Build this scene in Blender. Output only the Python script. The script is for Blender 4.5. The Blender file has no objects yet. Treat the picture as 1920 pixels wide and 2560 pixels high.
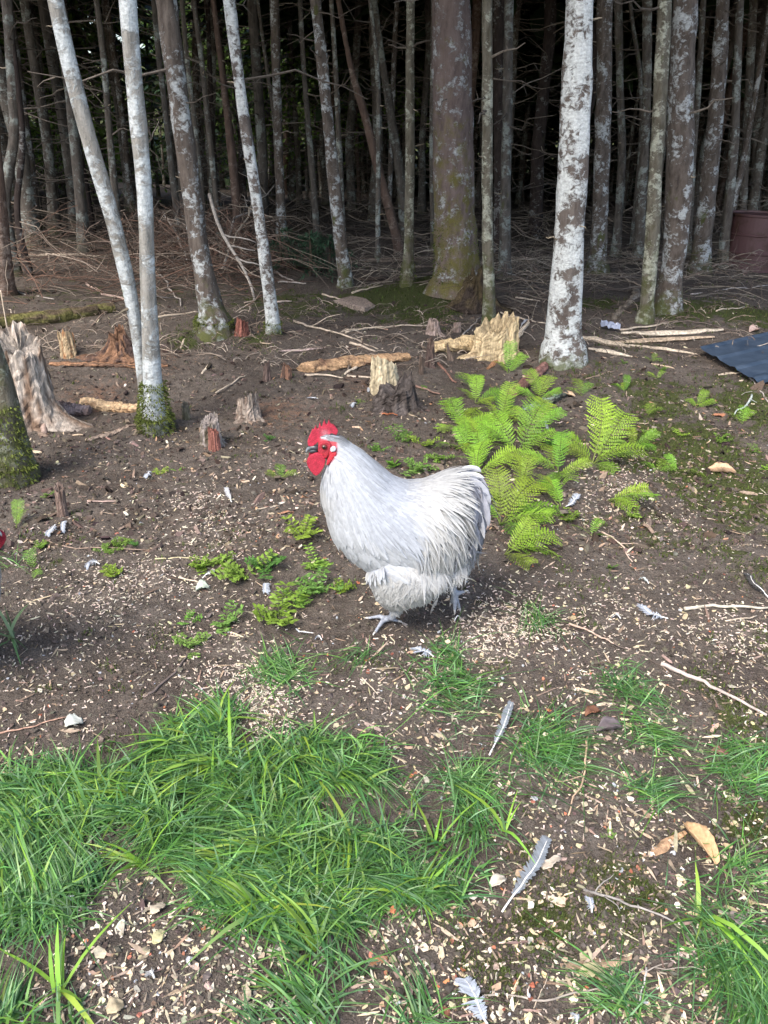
import bpy, bmesh, math, random
import numpy as np
from mathutils import Vector, Matrix, noise as mnoise

R = math.radians
S = bpy.context.scene
COL = S.collection
rng = np.random.default_rng(11)
random.seed(5)

# ------------------------------------------------------------------ camera, sky, sun, exposure
CAM_H, PITCH, ROLL = 1.40, 26.5, 1.3
W0, H0, FPX = 1920.0, 2560.0, 1950.0
cam_d = bpy.data.cameras.new('camera')
cam = bpy.data.objects.new('camera', cam_d)
COL.objects.link(cam)
cam_d.sensor_fit = 'VERTICAL'
cam_d.sensor_height = 24.0
cam_d.lens = 24.0 * FPX / H0
cam_d.clip_start, cam_d.clip_end = 0.05, 2000
CM = Matrix.Rotation(R(90 - PITCH), 4, 'X') @ Matrix.Rotation(R(ROLL), 4, 'Z')
cam.matrix_world = Matrix.Translation((0, 0, CAM_H)) @ CM
S.camera = cam

SUN_EL, SUN_AZ = 52.0, 215.0          # sun behind the camera, to the left
world = bpy.data.worlds.new('World')
S.world = world
world.use_nodes = True
wn = world.node_tree
sky = wn.nodes.new('ShaderNodeTexSky')
sky.sky_type = 'NISHITA'
sky.sun_disc = False
sky.sun_elevation = R(SUN_EL)
sky.sun_rotation = R(SUN_AZ)
sky.air_density, sky.dust_density, sky.ozone_density = 1.0, 3.0, 1.0
bg = wn.nodes['Background']
bg.inputs['Strength'].default_value = 0.15
wn.links.new(sky.outputs[0], bg.inputs['Color'])
sun_d = bpy.data.lights.new('sun', 'SUN')
sun_d.energy = 1.3
sun_d.angle = R(26)
sun_d.color = (1.0, 0.95, 0.88)
sun = bpy.data.objects.new('sun', sun_d)
COL.objects.link(sun)
_az, _el = R(SUN_AZ), R(SUN_EL)
sdir = Vector((math.sin(_az) * math.cos(_el), math.cos(_az) * math.cos(_el), math.sin(_el)))
sun.rotation_euler = sdir.to_track_quat('Z', 'Y').to_euler()
S.view_settings.view_transform = 'Standard'
S.view_settings.look = 'None'
S.view_settings.exposure = 1.55
S.view_settings.gamma = 1.0
S.render.engine = 'CYCLES'
S.cycles.max_bounces = 5
S.cycles.diffuse_bounces = 3
S.cycles.transparent_max_bounces = 4

# ------------------------------------------------------------------ numeric helpers
_L = rng.random((256, 256))
def vn(x, y, s=0):
    x = np.asarray(x, float) + 37.3 * s + 500; y = np.asarray(y, float) + 91.7 * s + 500
    xi = np.floor(x).astype(int); yi = np.floor(y).astype(int)
    fx = x - xi; fy = y - yi
    fx = fx * fx * (3 - 2 * fx); fy = fy * fy * (3 - 2 * fy)
    a = _L[xi & 255, yi & 255]; b = _L[(xi + 1) & 255, yi & 255]
    c = _L[xi & 255, (yi + 1) & 255]; d = _L[(xi + 1) & 255, (yi + 1) & 255]
    return (a * (1 - fx) + b * fx) * (1 - fy) + (c * (1 - fx) + d * fx) * fy
def fbm(x, y, f, o=4, s=0):
    t = 0; a = 1.0; n = 0
    for k in range(o):
        t = t + a * vn(np.asarray(x) * f, np.asarray(y) * f, s + k); n += a; a *= .5; f *= 2.03
    return t / n
def sm(a, b, x):
    t = np.clip((np.asarray(x, float) - a) / (b - a), 0, 1)
    return t * t * (3 - 2 * t)

MOUNDS = []           # x, y, height, radius; filled after the pixel rays exist
def hgt(x, y):
    x = np.asarray(x, float); y = np.asarray(y, float)
    z = (fbm(x, y, .6, 3, 3) - .5) * .10 * sm(.5, 4, y) + (fbm(x, y, 2.6, 3, 9) - .5) * .045
    z = z - .055 * np.maximum(y - 14, 0) * (y < 46) - .055 * 32 * (y >= 46) + .22 * np.maximum(y - 50, 0) * sm(50, 60, y) * (y < 90) + 8.8 * (y >= 90)
    for mx, my, mh, mr in MOUNDS:
        z = z + mh * np.exp(-((x - mx) ** 2 + (y - my) ** 2) / mr ** 2)
    return z
CMi = np.array(CM.to_3x3())
def ray(u, v):
    d = CMi @ np.array([(u - W0 / 2) / FPX, -(v - H0 / 2) / FPX, -1.0])
    return d
def G(u, v):
    """the ground point seen at a place of the photograph"""
    d = ray(u, v); z = 0.0
    for _ in range(14):
        t = (z - CAM_H) / min(d[2], -.02)
        z = .5 * z + .5 * float(hgt(d[0] * t, d[1] * t))
    t = (z - CAM_H) / min(d[2], -.02)
    x, y = d[0] * t, d[1] * t
    return np.array([x, y, float(hgt(x, y))])
def PY(u, v, Y):
    """the point seen at (u, v) on the upright plane y = Y"""
    d = ray(u, v); t = Y / d[1]
    return np.array([d[0] * t, Y, CAM_H + d[2] * t])
def mpp(Y, Z=0.0):
    """metres per photo pixel at depth Y"""
    return (Y * math.cos(R(PITCH)) + (CAM_H - Z) * math.sin(R(PITCH))) / FPX

for (u, v, hh, rr) in ((1155, 745, .20, .65), (250, 985, -.07, .5), (1010, 860, .06, .5), (300, 880, .07, .35),
                       (560, 835, .10, .5), (1760, 800, .10, .9), (1400, 905, .07, .3), (360, 1090, .03, .22), (1330, 1200, .03, .4)):
    p = G(u, v); MOUNDS.append((p[0], p[1], hh, rr))

# ------------------------------------------------------------------ mesh helpers
def mesh_np(name, V, Fs, cols=None, smooth=False, attrs=None, mats=None):
    V = np.asarray(V, np.float32).reshape(-1, 3)
    me = bpy.data.meshes.new(name)
    me.vertices.add(len(V)); me.vertices.foreach_set('co', V.ravel())
    if not isinstance(Fs, (list, tuple)): Fs = [Fs]
    Fs = [np.asarray(f, np.int32) for f in Fs if len(f)]
    li = np.concatenate([f.ravel() for f in Fs])
    tot = np.concatenate([np.full(len(f), f.shape[1], np.int32) for f in Fs])
    st = np.concatenate([[0], np.cumsum(tot)[:-1]]).astype(np.int32)
    me.loops.add(len(li)); me.loops.foreach_set('vertex_index', li)
    me.polygons.add(len(tot)); me.polygons.foreach_set('loop_start', st); me.polygons.foreach_set('loop_total', tot)
    me.polygons.foreach_set('use_smooth', np.full(len(tot), smooth))
    if cols is not None:
        c = np.ones((len(V), 4), np.float32); c[:, :3] = np.asarray(cols, np.float32).reshape(-1, 3)
        a = me.color_attributes.new('Col', 'FLOAT_COLOR', 'POINT'); a.data.foreach_set('color', c.ravel())
    for k, vv in (attrs or {}).items():
        a = me.attributes.new(k, 'FLOAT', 'POINT'); a.data.foreach_set('value', np.asarray(vv, np.float32).ravel())
    me.update(calc_edges=True); me.validate()
    return me

class MB:
    def __init__(s): s.V = []; s.F = {}; s.C = []; s.n = 0
    def add(s, V, F, col=(.5, .5, .5)):
        V = np.asarray(V, float).reshape(-1, 3)
        c = np.asarray(col, float)
        if c.ndim == 1: c = np.tile(c, (len(V), 1))
        s.V.append(V); s.C.append(c)
        for f in (F if isinstance(F, list) else [F]):
            f = np.asarray(f, int)
            if len(f): s.F.setdefault(f.shape[1], []).append(f + s.n)
        s.n += len(V)
        return s
    def mesh(s, name, smooth=False, origin=None):
        V = np.concatenate(s.V)
        if origin is not None: V = V - np.asarray(origin)
        return mesh_np(name, V, [np.concatenate(f) for f in s.F.values()], np.concatenate(s.C), smooth)
    def build(s, name, mat, parent=None, smooth=False, origin=None, loc=None):
        return link(name, s.mesh(name, smooth, origin), mat, parent, loc)

def link(name, me, mat=None, parent=None, loc=None):
    o = bpy.data.objects.new(name, me); COL.objects.link(o)
    if mat is not None and me is not None and len(me.materials) == 0: me.materials.append(mat)
    if parent is not None: o.parent = parent
    if loc is not None: o.location = loc
    return o
def tag(o, label=None, cat=None, group=None, kind=None):
    if label: o['label'] = label
    if cat: o['category'] = cat
    if group: o['group'] = group
    if kind: o['kind'] = kind
    return o
def empty(name, loc, label=None, cat=None, group=None, rz=0):
    o = bpy.data.objects.new(name, None); COL.objects.link(o)
    o.empty_display_size = .1
    o.location = loc; o.rotation_euler = (0, 0, rz)
    return tag(o, label, cat, group)

def nrm(a):
    a = np.asarray(a, float)
    return a / np.maximum(np.linalg.norm(a, axis=-1, keepdims=True), 1e-9)

def tube(P, r, n=8, rough=0.0, rf=6.0, cap=True, seed=0, flat=1.0, groove=0.0, gn=5):
    """swept round section; rough = uneven radius"""
    P = np.asarray(P, float); k = len(P)
    r = np.broadcast_to(np.asarray(r, float), (k,))
    T = nrm(np.gradient(P, axis=0))
    ref = np.array([0, 0, 1.0]) if abs(T[:, 2]).mean() < .8 else np.array([1.0, 0, 0])
    U = nrm(np.cross(T, ref)); Wv = np.cross(T, U)
    a = np.arange(n) / n * 2 * np.pi
    ca, sa = np.cos(a), np.sin(a)
    rr = np.repeat(r[:, None], n, 1)
    if rough:
        s = np.arange(k)[:, None] * .9
        rr = rr * (1 + rough * (2 * fbm(np.cos(a)[None] * 1.3 + s * .35 * rf / 6 + seed * 3.1, np.sin(a)[None] * 1.3 + s * .2 + seed, 1.3, 3, seed) - 1) * 1.6)
    if groove:
        rr = rr * (1 + groove * np.cos(gn * a + seed)[None] + groove * .6 * np.cos((gn * 2 + 1) * a + 2 * seed)[None])
    V = P[:, None] + U[:, None] * (ca[None, :, None] * rr[..., None]) + Wv[:, None] * (sa[None, :, None] * rr[..., None] * flat)
    i = np.arange(k - 1)[:, None] * n; j = np.arange(n)[None]; j2 = (j + 1) % n
    F = np.stack([i + j, i + j2, i + n + j2, i + n + j], -1).reshape(-1, 4)
    V = V.reshape(-1, 3)
    if cap:
        V = np.vstack([V, P[0], P[-1]])
        a0, a1 = k * n, k * n + 1
        jj = np.arange(n); j2 = (jj + 1) % n
        Ft = np.vstack([np.stack([j2, jj, np.full(n, a0)], 1), np.stack([(k - 1) * n + jj, (k - 1) * n + j2, np.full(n, a1)], 1)])
        return V, [F, Ft]
    return V, [F]

def wander(p0, p1, k, amp, sag=0.0, seed=None):
    """points from p0 to p1 with a natural wobble"""
    rg = np.random.default_rng(seed) if seed is not None else rng
    t = np.linspace(0, 1, k)[:, None]
    P = np.asarray(p0) * (1 - t) + np.asarray(p1) * t
    L = np.linalg.norm(np.asarray(p1) - np.asarray(p0))
    w = np.cumsum(rg.normal(size=(k, 3)), 0); w = w - w[0] - (w[-1] - w[0]) * t
    P = P + w * amp * L / math.sqrt(k)
    P[:, 2] -= sag * 4 * (t * (1 - t))[:, 0]
    return P

def blades(B, D, Wd, L, w, bend, segs=3, prof=None, cols=3, ridge=0.0, N=None):
    """many narrow strips: base B, direction D, width direction Wd, length L, width w, bend = vector added with t^2"""
    B = np.asarray(B, float); n = len(B); D = np.asarray(D, float); Wd = np.asarray(Wd, float)
    L = np.broadcast_to(L, (n,)); w = np.broadcast_to(w, (n,)); bend = np.broadcast_to(bend, (n, 3))
    t = np.linspace(0, 1, segs + 1)
    prof = np.interp(t, np.linspace(0, 1, len(prof)), prof) if prof is not None else (1 - t ** 2) * .9 + .06
    c = B[:, None] + D[:, None] * (L[:, None] * t[None])[..., None] + bend[:, None] * (L[:, None] * t[None] ** 2)[..., None]
    hw = .5 * w[:, None] * prof[None]
    a = c - Wd[:, None] * hw[..., None]; b = c + Wd[:, None] * hw[..., None]
    if cols == 3:
        if N is not None: c = c + N[:, None] * (hw * ridge)[..., None]
        V = np.stack([a, c, b], 2)
    else: V = np.stack([a, b], 2)
    m = V.shape[2]
    V = V.reshape(n, -1, 3)
    F = []
    for s in range(segs):
        for q in range(m - 1):
            F.append([s * m + q, s * m + q + 1, (s + 1) * m + q + 1, (s + 1) * m + q])
    F = np.array(F)[None] + (np.arange(n) * V.shape[1])[:, None, None]
    return V.reshape(-1, 3), F.reshape(-1, 4), V.shape[1]

def scatter(TV, TF, pos, rot, scl):
    """copies of a small template merged: pos (n,3), rot (n,3,3), scl (n,) or (n,3)"""
    pos = np.asarray(pos, float); n = len(pos)
    scl = np.asarray(scl, float)
    if scl.ndim == 1: scl = np.repeat(scl[:, None], 3, 1)
    V = np.einsum('nij,nkj->nki', rot, TV[None] * scl[:, None]) + pos[:, None]
    F = [(np.asarray(f)[None] + (np.arange(n) * len(TV))[:, None, None]).reshape(-1, np.asarray(f).shape[1]) for f in TF]
    return V.reshape(-1, 3), F
def rotz(a, tilt=0.0, rg=rng):
    """random-heading rotations with a little tilt"""
    n = len(a)
    ca, sa = np.cos(a), np.sin(a); z = np.zeros(n); o = np.ones(n)
    Z = np.stack([ca, -sa, z, sa, ca, z, z, z, o], -1).reshape(n, 3, 3)
    b = rg.normal(size=n) * tilt; c = rg.normal(size=n) * tilt
    cb, sb = np.cos(b), np.sin(b); cc, sc = np.cos(c), np.sin(c)
    X = np.stack([o, z, z, z, cb, -sb, z, sb, cb], -1).reshape(n, 3, 3)
    Y = np.stack([cc, z, sc, z, o, z, -sc, z, cc], -1).reshape(n, 3, 3)
    return Z @ X @ Y

# ------------------------------------------------------------------ materials
def nodes(name):
    m = bpy.data.materials.new(name); m.use_nodes = True
    nt = m.node_tree; b = nt.nodes['Principled BSDF']
    return m, nt, b
def NN(nt, t, **k):
    n = nt.nodes.new(t)
    for a, v in k.items(): setattr(n, a, v)
    return n
def ramp(nt, src, stops, interp='LINEAR'):
    r = NN(nt, 'ShaderNodeValToRGB'); r.color_ramp.interpolation = interp
    e = r.color_ramp.elements
    while len(e) < len(stops): e.new(.5)
    for q, (p, c) in zip(e, stops):
        q.position = p; q.color = (c[0], c[1], c[2], 1) if not isinstance(c, (int, float)) else (c, c, c, 1)
    nt.links.new(src, r.inputs[0]); return r.outputs[0]
def mix(nt, f, a, b, mode='MIX'):
    m = NN(nt, 'ShaderNodeMix', data_type='RGBA', blend_type=mode)
    if isinstance(f, (int, float)): m.inputs[0].default_value = f
    else: nt.links.new(f, m.inputs[0])
    for i, x in ((6, a), (7, b)):
        if isinstance(x, (tuple, list)): m.inputs[i].default_value = (*x[:3], 1)
        else: nt.links.new(x, m.inputs[i])
    return m.outputs[2]
def mth(nt, op, a, b=None, c=None):
    m = NN(nt, 'ShaderNodeMath', operation=op)
    for i, x in enumerate((a, b, c)):
        if x is None: continue
        if isinstance(x, (int, float)): m.inputs[i].default_value = x
        else: nt.links.new(x, m.inputs[i])
    return m.outputs[0]
def noise(nt, vec, scale, detail=4, rough=.55, dist=0):
    n = NN(nt, 'ShaderNodeTexNoise'); n.inputs['Scale'].default_value = scale
    n.inputs['Detail'].default_value = detail; n.inputs['Roughness'].default_value = rough; n.inputs['Distortion'].default_value = dist
    if vec is not None: nt.links.new(vec, n.inputs['Vector'])
    return n.outputs['Fac']
def mapped(nt, vec, scale=(1, 1, 1)):
    m = NN(nt, 'ShaderNodeMapping'); m.inputs['Scale'].default_value = scale
    nt.links.new(vec, m.inputs['Vector']); return m.outputs[0]
def bump(nt, b, h, strength=.4, dist=.01):
    n = NN(nt, 'ShaderNodeBump'); n.inputs['Strength'].default_value = strength; n.inputs['Distance'].default_value = dist
    nt.links.new(h, n.inputs['Height']); nt.links.new(n.outputs[0], b.inputs['Normal'])

def col_mat(name, rough=.7, nscale=60, namt=.25, spec=.3, trans=0.0, bumpd=0.0, bscale=None, streak=None, sheen=0, objvar=0):
    """colour comes from the mesh's own Col attribute, broken up with noise"""
    m, nt, b = nodes(name)
    a = NN(nt, 'ShaderNodeAttribute', attribute_name='Col')
    tc = NN(nt, 'ShaderNodeTexCoord')
    vec = tc.outputs['Object']
    if streak: vec = mapped(nt, vec, streak)
    nz = noise(nt, vec, nscale, 4)
    f = ramp(nt, nz, [(.25, 1 - namt), (.75, 1 + namt)])
    c = mix(nt, 1.0, a.outputs['Color'], f, 'MULTIPLY')
    if objvar:
        oi = NN(nt, 'ShaderNodeObjectInfo'); hs = NN(nt, 'ShaderNodeHueSaturation')
        nt.links.new(mth(nt, 'MULTIPLY_ADD', oi.outputs['Random'], .05 * objvar, .5 - .03 * objvar), hs.inputs['Hue'])
        r2 = mth(nt, 'FRACT', mth(nt, 'MULTIPLY', oi.outputs['Random'], 7.31))
        nt.links.new(mth(nt, 'MULTIPLY_ADD', r2, .5 * objvar, 1 - .28 * objvar), hs.inputs['Value'])
        nt.links.new(c, hs.inputs['Color']); c = hs.outputs[0]
    nt.links.new(c, b.inputs['Base Color'])
    b.inputs['Roughness'].default_value = rough
    b.inputs['Specular IOR Level'].default_value = spec
    if sheen:
        b.inputs['Sheen Weight'].default_value = sheen
    if bumpd: bump(nt, b, noise(nt, vec, bscale or nscale, 6), .6, bumpd)
    if trans:
        t = NN(nt, 'ShaderNodeBsdfTranslucent'); nt.links.new(c, t.inputs['Color'])
        ms = NN(nt, 'ShaderNodeMixShader'); ms.inputs[0].default_value = trans
        nt.links.new(b.outputs[0], ms.inputs[1]); nt.links.new(t.outputs[0], ms.inputs[2])
        nt.links.new(ms.outputs[0], nt.nodes['Material Output'].inputs['Surface'])
    return m

def bark_mat(name, dark, light, lichen, amt, moss_h=.25, scale=9.0, fine=60, hlines=0.0, moss_col=(.075, .085, .02), mossamt=1.0, rsplit=None):
    m, nt, b = nodes(name)
    tc = NN(nt, 'ShaderNodeTexCoord'); oi = NN(nt, 'ShaderNodeObjectInfo')
    off = NN(nt, 'ShaderNodeVectorMath', operation='ADD')
    sc = NN(nt, 'ShaderNodeVectorMath', operation='SCALE'); sc.inputs['Scale'].default_value = 37.0
    cx = NN(nt, 'ShaderNodeCombineXYZ')
    for i in range(3): nt.links.new(oi.outputs['Random'], cx.inputs[i])
    nt.links.new(cx.outputs[0], sc.inputs[0])
    nt.links.new(tc.outputs['Object'], off.inputs[0]); nt.links.new(sc.outputs[0], off.inputs[1])
    v = off.outputs[0]
    vw = mapped(nt, v, (1, 1, 1.25))
    n1 = noise(nt, mapped(nt, v, (1, 1, .35)), fine * .5, 5, .65)
    base = mix(nt, ramp(nt, n1, [(.3, 0), (.72, 1)]), dark, light)
    big = noise(nt, v, scale * .42, 3)
    n2 = noise(nt, vw, scale * 1.5, 8, .74, .6)
    s = mth(nt, 'ADD', n2, mth(nt, 'MULTIPLY', mth(nt, 'SUBTRACT', big, .5), .9))
    lo = .62 - .24 * amt
    f = ramp(nt, s, [(lo, 0), (lo + .10, 1)])
    n3 = noise(nt, mapped(nt, v, (1, 1, 1.6)), fine, 4, .6)
    lcol = mix(nt, ramp(nt, n3, [(.35, 0), (.65, 1)]), tuple(c * .62 for c in lichen), lichen)
    c = mix(nt, f, base, lcol)
    if hlines:
        hl = noise(nt, mapped(nt, v, (1, 1, 7)), 14, 4, .6)
        fl = mth(nt, 'MULTIPLY', ramp(nt, hl, [(.60, 0), (.68, 1)]), hlines)
        c = mix(nt, fl, c, dark)
    # moss climbing from the foot and in scattered tufts
    sx = NN(nt, 'ShaderNodeSeparateXYZ'); nt.links.new(tc.outputs['Object'], sx.inputs[0])
    zz = mth(nt, 'DIVIDE', sx.outputs['Z'], max(moss_h, .01))
    mm = mth(nt, 'ADD', mth(nt, 'MULTIPLY', noise(nt, v, 11, 5, .65), 1.7), mth(nt, 'MULTIPLY', zz, -.5))
    fm = mth(nt, 'MULTIPLY', ramp(nt, mm, [(.58, 0), (.95, .85)]), mossamt)
    mt = noise(nt, mapped(nt, v, (1, 1, .7)), 5.5, 4, .6)
    ft = ramp(nt, mt, [(.66, 0), (.70, mossamt * .8)])
    fm = mth(nt, 'MAXIMUM', fm, ft)
    mc = mix(nt, noise(nt, v, 150, 3), tuple(q * .45 for q in moss_col), tuple(q * 1.5 for q in moss_col))
    c = mix(nt, fm, c, mc)
    nt.links.new(c, b.inputs['Base Color'])
    b.inputs['Roughness'].default_value = .85; b.inputs['Specular IOR Level'].default_value = .2
    hh = mth(nt, 'ADD', mth(nt, 'MULTIPLY', n1, 1.0), mth(nt, 'ADD', mth(nt, 'MULTIPLY', f, .25), mth(nt, 'MULTIPLY', noise(nt, v, 120, 3), .4)))
    bump(nt, b, hh, .8, .012)
    return m

M = {}
M['birch'] = bark_mat('pale_bark', (.065, .05, .042), (.17, .145, .125), (.60, .62, .60), .84, .15, 16, 55, .35)
M['lichen'] = bark_mat('lichen_bark', (.055, .042, .034), (.17, .14, .115), (.50, .515, .50), .42, .45, 16, 60, 0)
M['mossy'] = bark_mat('mossy_bark', (.07, .06, .04), (.19, .17, .13), (.46, .46, .36), .45, .9, 15, 60, 0)
M['smooth'] = bark_mat('smooth_grey_bark', (.15, .14, .12), (.36, .345, .31), (.56, .59, .58), .72, .12, 9, 60, .28, (.09, .12, .03))
M['spruce'] = bark_mat('spruce_bark', (.085, .062, .055), (.21, .16, .14), (.46, .47, .46), .27, 2.1, 22, 45, 0, (.13, .115, .025))
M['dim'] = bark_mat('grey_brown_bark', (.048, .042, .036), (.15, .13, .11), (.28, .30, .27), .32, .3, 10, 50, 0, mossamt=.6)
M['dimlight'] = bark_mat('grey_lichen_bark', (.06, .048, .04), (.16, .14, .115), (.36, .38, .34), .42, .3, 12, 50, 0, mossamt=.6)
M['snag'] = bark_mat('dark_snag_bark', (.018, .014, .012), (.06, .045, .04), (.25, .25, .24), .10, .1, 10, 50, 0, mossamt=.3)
M['red'] = bark_mat('reddish_bark', (.065, .042, .033), (.16, .11, .085), (.28, .22, .18), .25, .1, 10, 50, 0, mossamt=.3)
M['twig'] = col_mat('bare_twig', .85, 40, .4, .2)
M['wood'] = col_mat('broken_wood', .9, 70, .65, .1, bumpd=.012, bscale=90, streak=(1, 1, .22))
M['log'] = col_mat('log_wood', .9, 60, .6, .1, bumpd=.010, bscale=90)
M['leaf'] = col_mat('leaf', .55, 30, .25, .35, trans=.35)
M['needle'] = col_mat('needles', .6, 8, .35, .25, trans=.12)
M['grass'] = col_mat('grass', .42, 20, .2, .45, trans=.28)
M['fern'] = col_mat('fern', .5, 12, .28, .35, trans=.42, objvar=1)
M['chip'] = col_mat('wood_chip', .8, 120, .3, .2)
M['soilbit'] = col_mat('soil_crumb', .95, 90, .4, .1)
M['moss'] = col_mat('moss', .9, 40, .35, .15, trans=.15)
M['plume'] = col_mat('feather', .6, 90, .12, .25, trans=.25, sheen=.15)
M['skin'] = col_mat('bird_skin', .55, 160, .18, .35, bumpd=.0015, bscale=380)
M['flesh'] = col_mat('red_flesh', .5, 260, .45, .35, bumpd=.003, bscale=520)
M['horn'] = col_mat('horn', .35, 90, .15, .5)
M['eye'] = col_mat('eye_gloss', .06, 10, .02, .8)
# ================================================================== THE GROUND
def growing(lo, hi, a, b, d, g=1.09):
    """coordinates dense (step d) between a and b, widening outside"""
    mid = list(np.arange(a, b, d)); s = d; x = mid[-1]; up = []
    while x < hi: s *= g; x += s; up.append(min(x, hi))
    s = d; x = mid[0]; dn = []
    while x > lo: s *= g; x -= s; dn.append(max(x, lo))
    return np.array(dn[::-1] + mid + up)
gx = growing(-160, 160, -2.4, 2.6, .016, 1.05)
gy = growing(-60, 190, .7, 5.2, .0155, 1.045)
GX, GY = np.meshgrid(gx, gy, indexing='ij')
near = np.exp(-np.maximum(np.hypot(GX, GY - 2) - 3, 0) / 3)
micro = (fbm(GX, GY, 14, 4, 21) - .5) * .030 + (np.abs(fbm(GX, GY, 34, 2, 31) - .5) ** .8) * .016
GZ = hgt(GX, GY) + micro * near
# footprints / scratches
# where moss, pellets and reddish rotted wood lie: surface colour of the soil itself
def spots(lst, X, Y):
    f = np.zeros_like(X)
    for (u, v, r, a) in lst:
        p = G(u, v); rr = r * mpp(p[1])
        f = np.maximum(f, a * np.exp(-(((X - p[0]) / rr) ** 2 + ((Y - p[1]) / (rr * 1.3)) ** 2)))
    return f
MOSS = [(1720, 1130, 220, 1.1), (1850, 1230, 230, 1.05), (1640, 1000, 160, .8), (1900, 1020, 170, 1.0), (1650, 1330, 150, .6), (1850, 1400, 120, .55), (1000, 740, 150, 1.1), (1480, 940, 110, .6), (1850, 780, 160, 1.0), (1700, 770, 130, 1.0), (1560, 860, 120, .5), (1050, 790, 120, 1), (1150, 745, 90, 1), (930, 740, 120, .8),
        (760, 770, 130, .7), (470, 850, 60, .9), (1380, 2320, 110, .95), (1580, 2240, 130, .8), (1880, 2060, 80, 1), (1850, 1790, 90, .9), (1780, 1740, 90, .6), (1100, 760, 90, .9),
        (1500, 760, 90, .9), (640, 850, 60, .8), (1900, 1600, 110, .5), (1240, 2440, 80, .6), (430, 1200, 60, .4), (130, 1390, 90, .45), (560, 1380, 90, .4), (700, 790, 80, .7), (1640, 1360, 130, .5), (260, 1560, 60, .4)]
RED = [(700, 1030, 130, .7), (240, 1000, 130, .7), (380, 900, 120, .6), (900, 960, 120, .6), (650, 870, 70, .5), (1450, 930, 110, .45), (1250, 900, 100, .5)]
PALE = [(480, 1380, 130, .7), (330, 1450, 150, .7), (450, 1290, 80, .7), (650, 1760, 120, .8), (1260, 1570, 110, .8), (1560, 1210, 90, .8), (1700, 1300, 120, .35), (1800, 1580, 120, .45)]
amoss = spots(MOSS, GX, GY) + .45 * sm(.5, .62, fbm(GX, GY, 1.1, 3, 55)) * sm(5.2, 7, GY)
ared = spots(RED, GX, GY); apale = spots(PALE, GX, GY)
amoss = np.maximum(amoss, sm(48, 56, GY) * 2)
nx, ny = GX.shape
ii = (np.arange(nx - 1)[:, None] * ny + np.arange(ny - 1)[None]).ravel()
GF = np.stack([ii, ii + ny, ii + ny + 1, ii + 1], -1)
gme = mesh_np('ground', np.stack([GX, GY, GZ], -1), GF, smooth=True, attrs={'moss': amoss, 'red': ared, 'pale': apale})
def ground_mat():
    m, nt, b = nodes('forest_soil')
    tc = NN(nt, 'ShaderNodeTexCoord'); v = tc.outputs['Object']
    n1 = noise(nt, v, 3.0, 6, .6); n2 = noise(nt, v, 26, 6, .68); n3 = noise(nt, v, 130, 5, .7)
    c = mix(nt, ramp(nt, n1, [(.35, 0), (.68, 1)]), (.108, .088, .073), (.185, .157, .132))
    c = mix(nt, ramp(nt, n2, [(.38, 0), (.62, 1)]), mix(nt, .50, c, (.05, .037, .029)), c)
    c = mix(nt, ramp(nt, n3, [(.56, 0), (.72, .8)]), c, (.30, .26, .22))
    vo = NN(nt, 'ShaderNodeTexVoronoi'); vo.inputs['Scale'].default_value = 95; vo.inputs['Randomness'].default_value = 1
    nt.links.new(mapped(nt, v, (1, 1.6, 1)), vo.inputs['Vector'])
    sep = NN(nt, 'ShaderNodeSeparateColor'); nt.links.new(vo.outputs['Color'], sep.inputs[0])
    chip = mth(nt, 'MULTIPLY', ramp(nt, vo.outputs['Distance'], [(.16, 1), (.24, 0)]), ramp(nt, sep.outputs[0], [(.86, 0), (.9, 1)]))
    chip = mth(nt, 'MULTIPLY', chip, ramp(nt, noise(nt, v, 2.2, 3), [(.4, .2), (.6, 1)]))
    c = mix(nt, mth(nt, 'MULTIPLY', chip, .85), c, mix(nt, sep.outputs[1], (.30, .23, .16), (.52, .46, .36)))
    ar = NN(nt, 'ShaderNodeAttribute', attribute_name='red'); am = NN(nt, 'ShaderNodeAttribute', attribute_name='moss'); ap = NN(nt, 'ShaderNodeAttribute', attribute_name='pale')
    fr = ramp(nt, mth(nt, 'ADD', ar.outputs['Fac'], mth(nt, 'MULTIPLY', mth(nt, 'SUBTRACT', n2, .5), 2.2)), [(.45, 0), (.9, .7)])
    c = mix(nt, fr, c, mix(nt, n3, (.10, .045, .025), (.34, .19, .12)))
    fp = ramp(nt, mth(nt, 'ADD', ap.outputs['Fac'], mth(nt, 'MULTIPLY', mth(nt, 'SUBTRACT', n2, .5), 2.5)), [(.5, 0), (1.0, .45)])
    c = mix(nt, fp, c, (.30, .24, .19))
    fm = ramp(nt, mth(nt, 'ADD', am.outputs['Fac'], mth(nt, 'MULTIPLY', mth(nt, 'SUBTRACT', noise(nt, v, 9, 6, .7), .5), 2.6)), [(.52, 0), (.72, .9)])
    c = mix(nt, fm, c, mix(nt, n3, (.025, .034, .010), (.105, .125, .035)))
    nt.links.new(c, b.inputs['Base Color']); b.inputs['Roughness'].default_value = .93; b.inputs['Specular IOR Level'].default_value = .12
    bump(nt, b, mth(nt, 'ADD', n2, mth(nt, 'ADD', mth(nt, 'MULTIPLY', n3, .7), mth(nt, 'MULTIPLY', chip, .6))), 1.0, .02)
    return m
M['ground'] = ground_mat()
g_o = link('ground', gme, M['ground']); tag(g_o, kind='structure')
def gz(x, y):
    """exact surface height incl. crumbs"""
    x = np.asarray(x, float); y = np.asarray(y, float)
    n = np.exp(-np.maximum(np.hypot(x, y - 2) - 3, 0) / 3)
    return hgt(x, y) + n * ((fbm(x, y, 14, 4, 21) - .5) * .030 + (np.abs(fbm(x, y, 34, 2, 31) - .5) ** .8) * .016)
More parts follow.
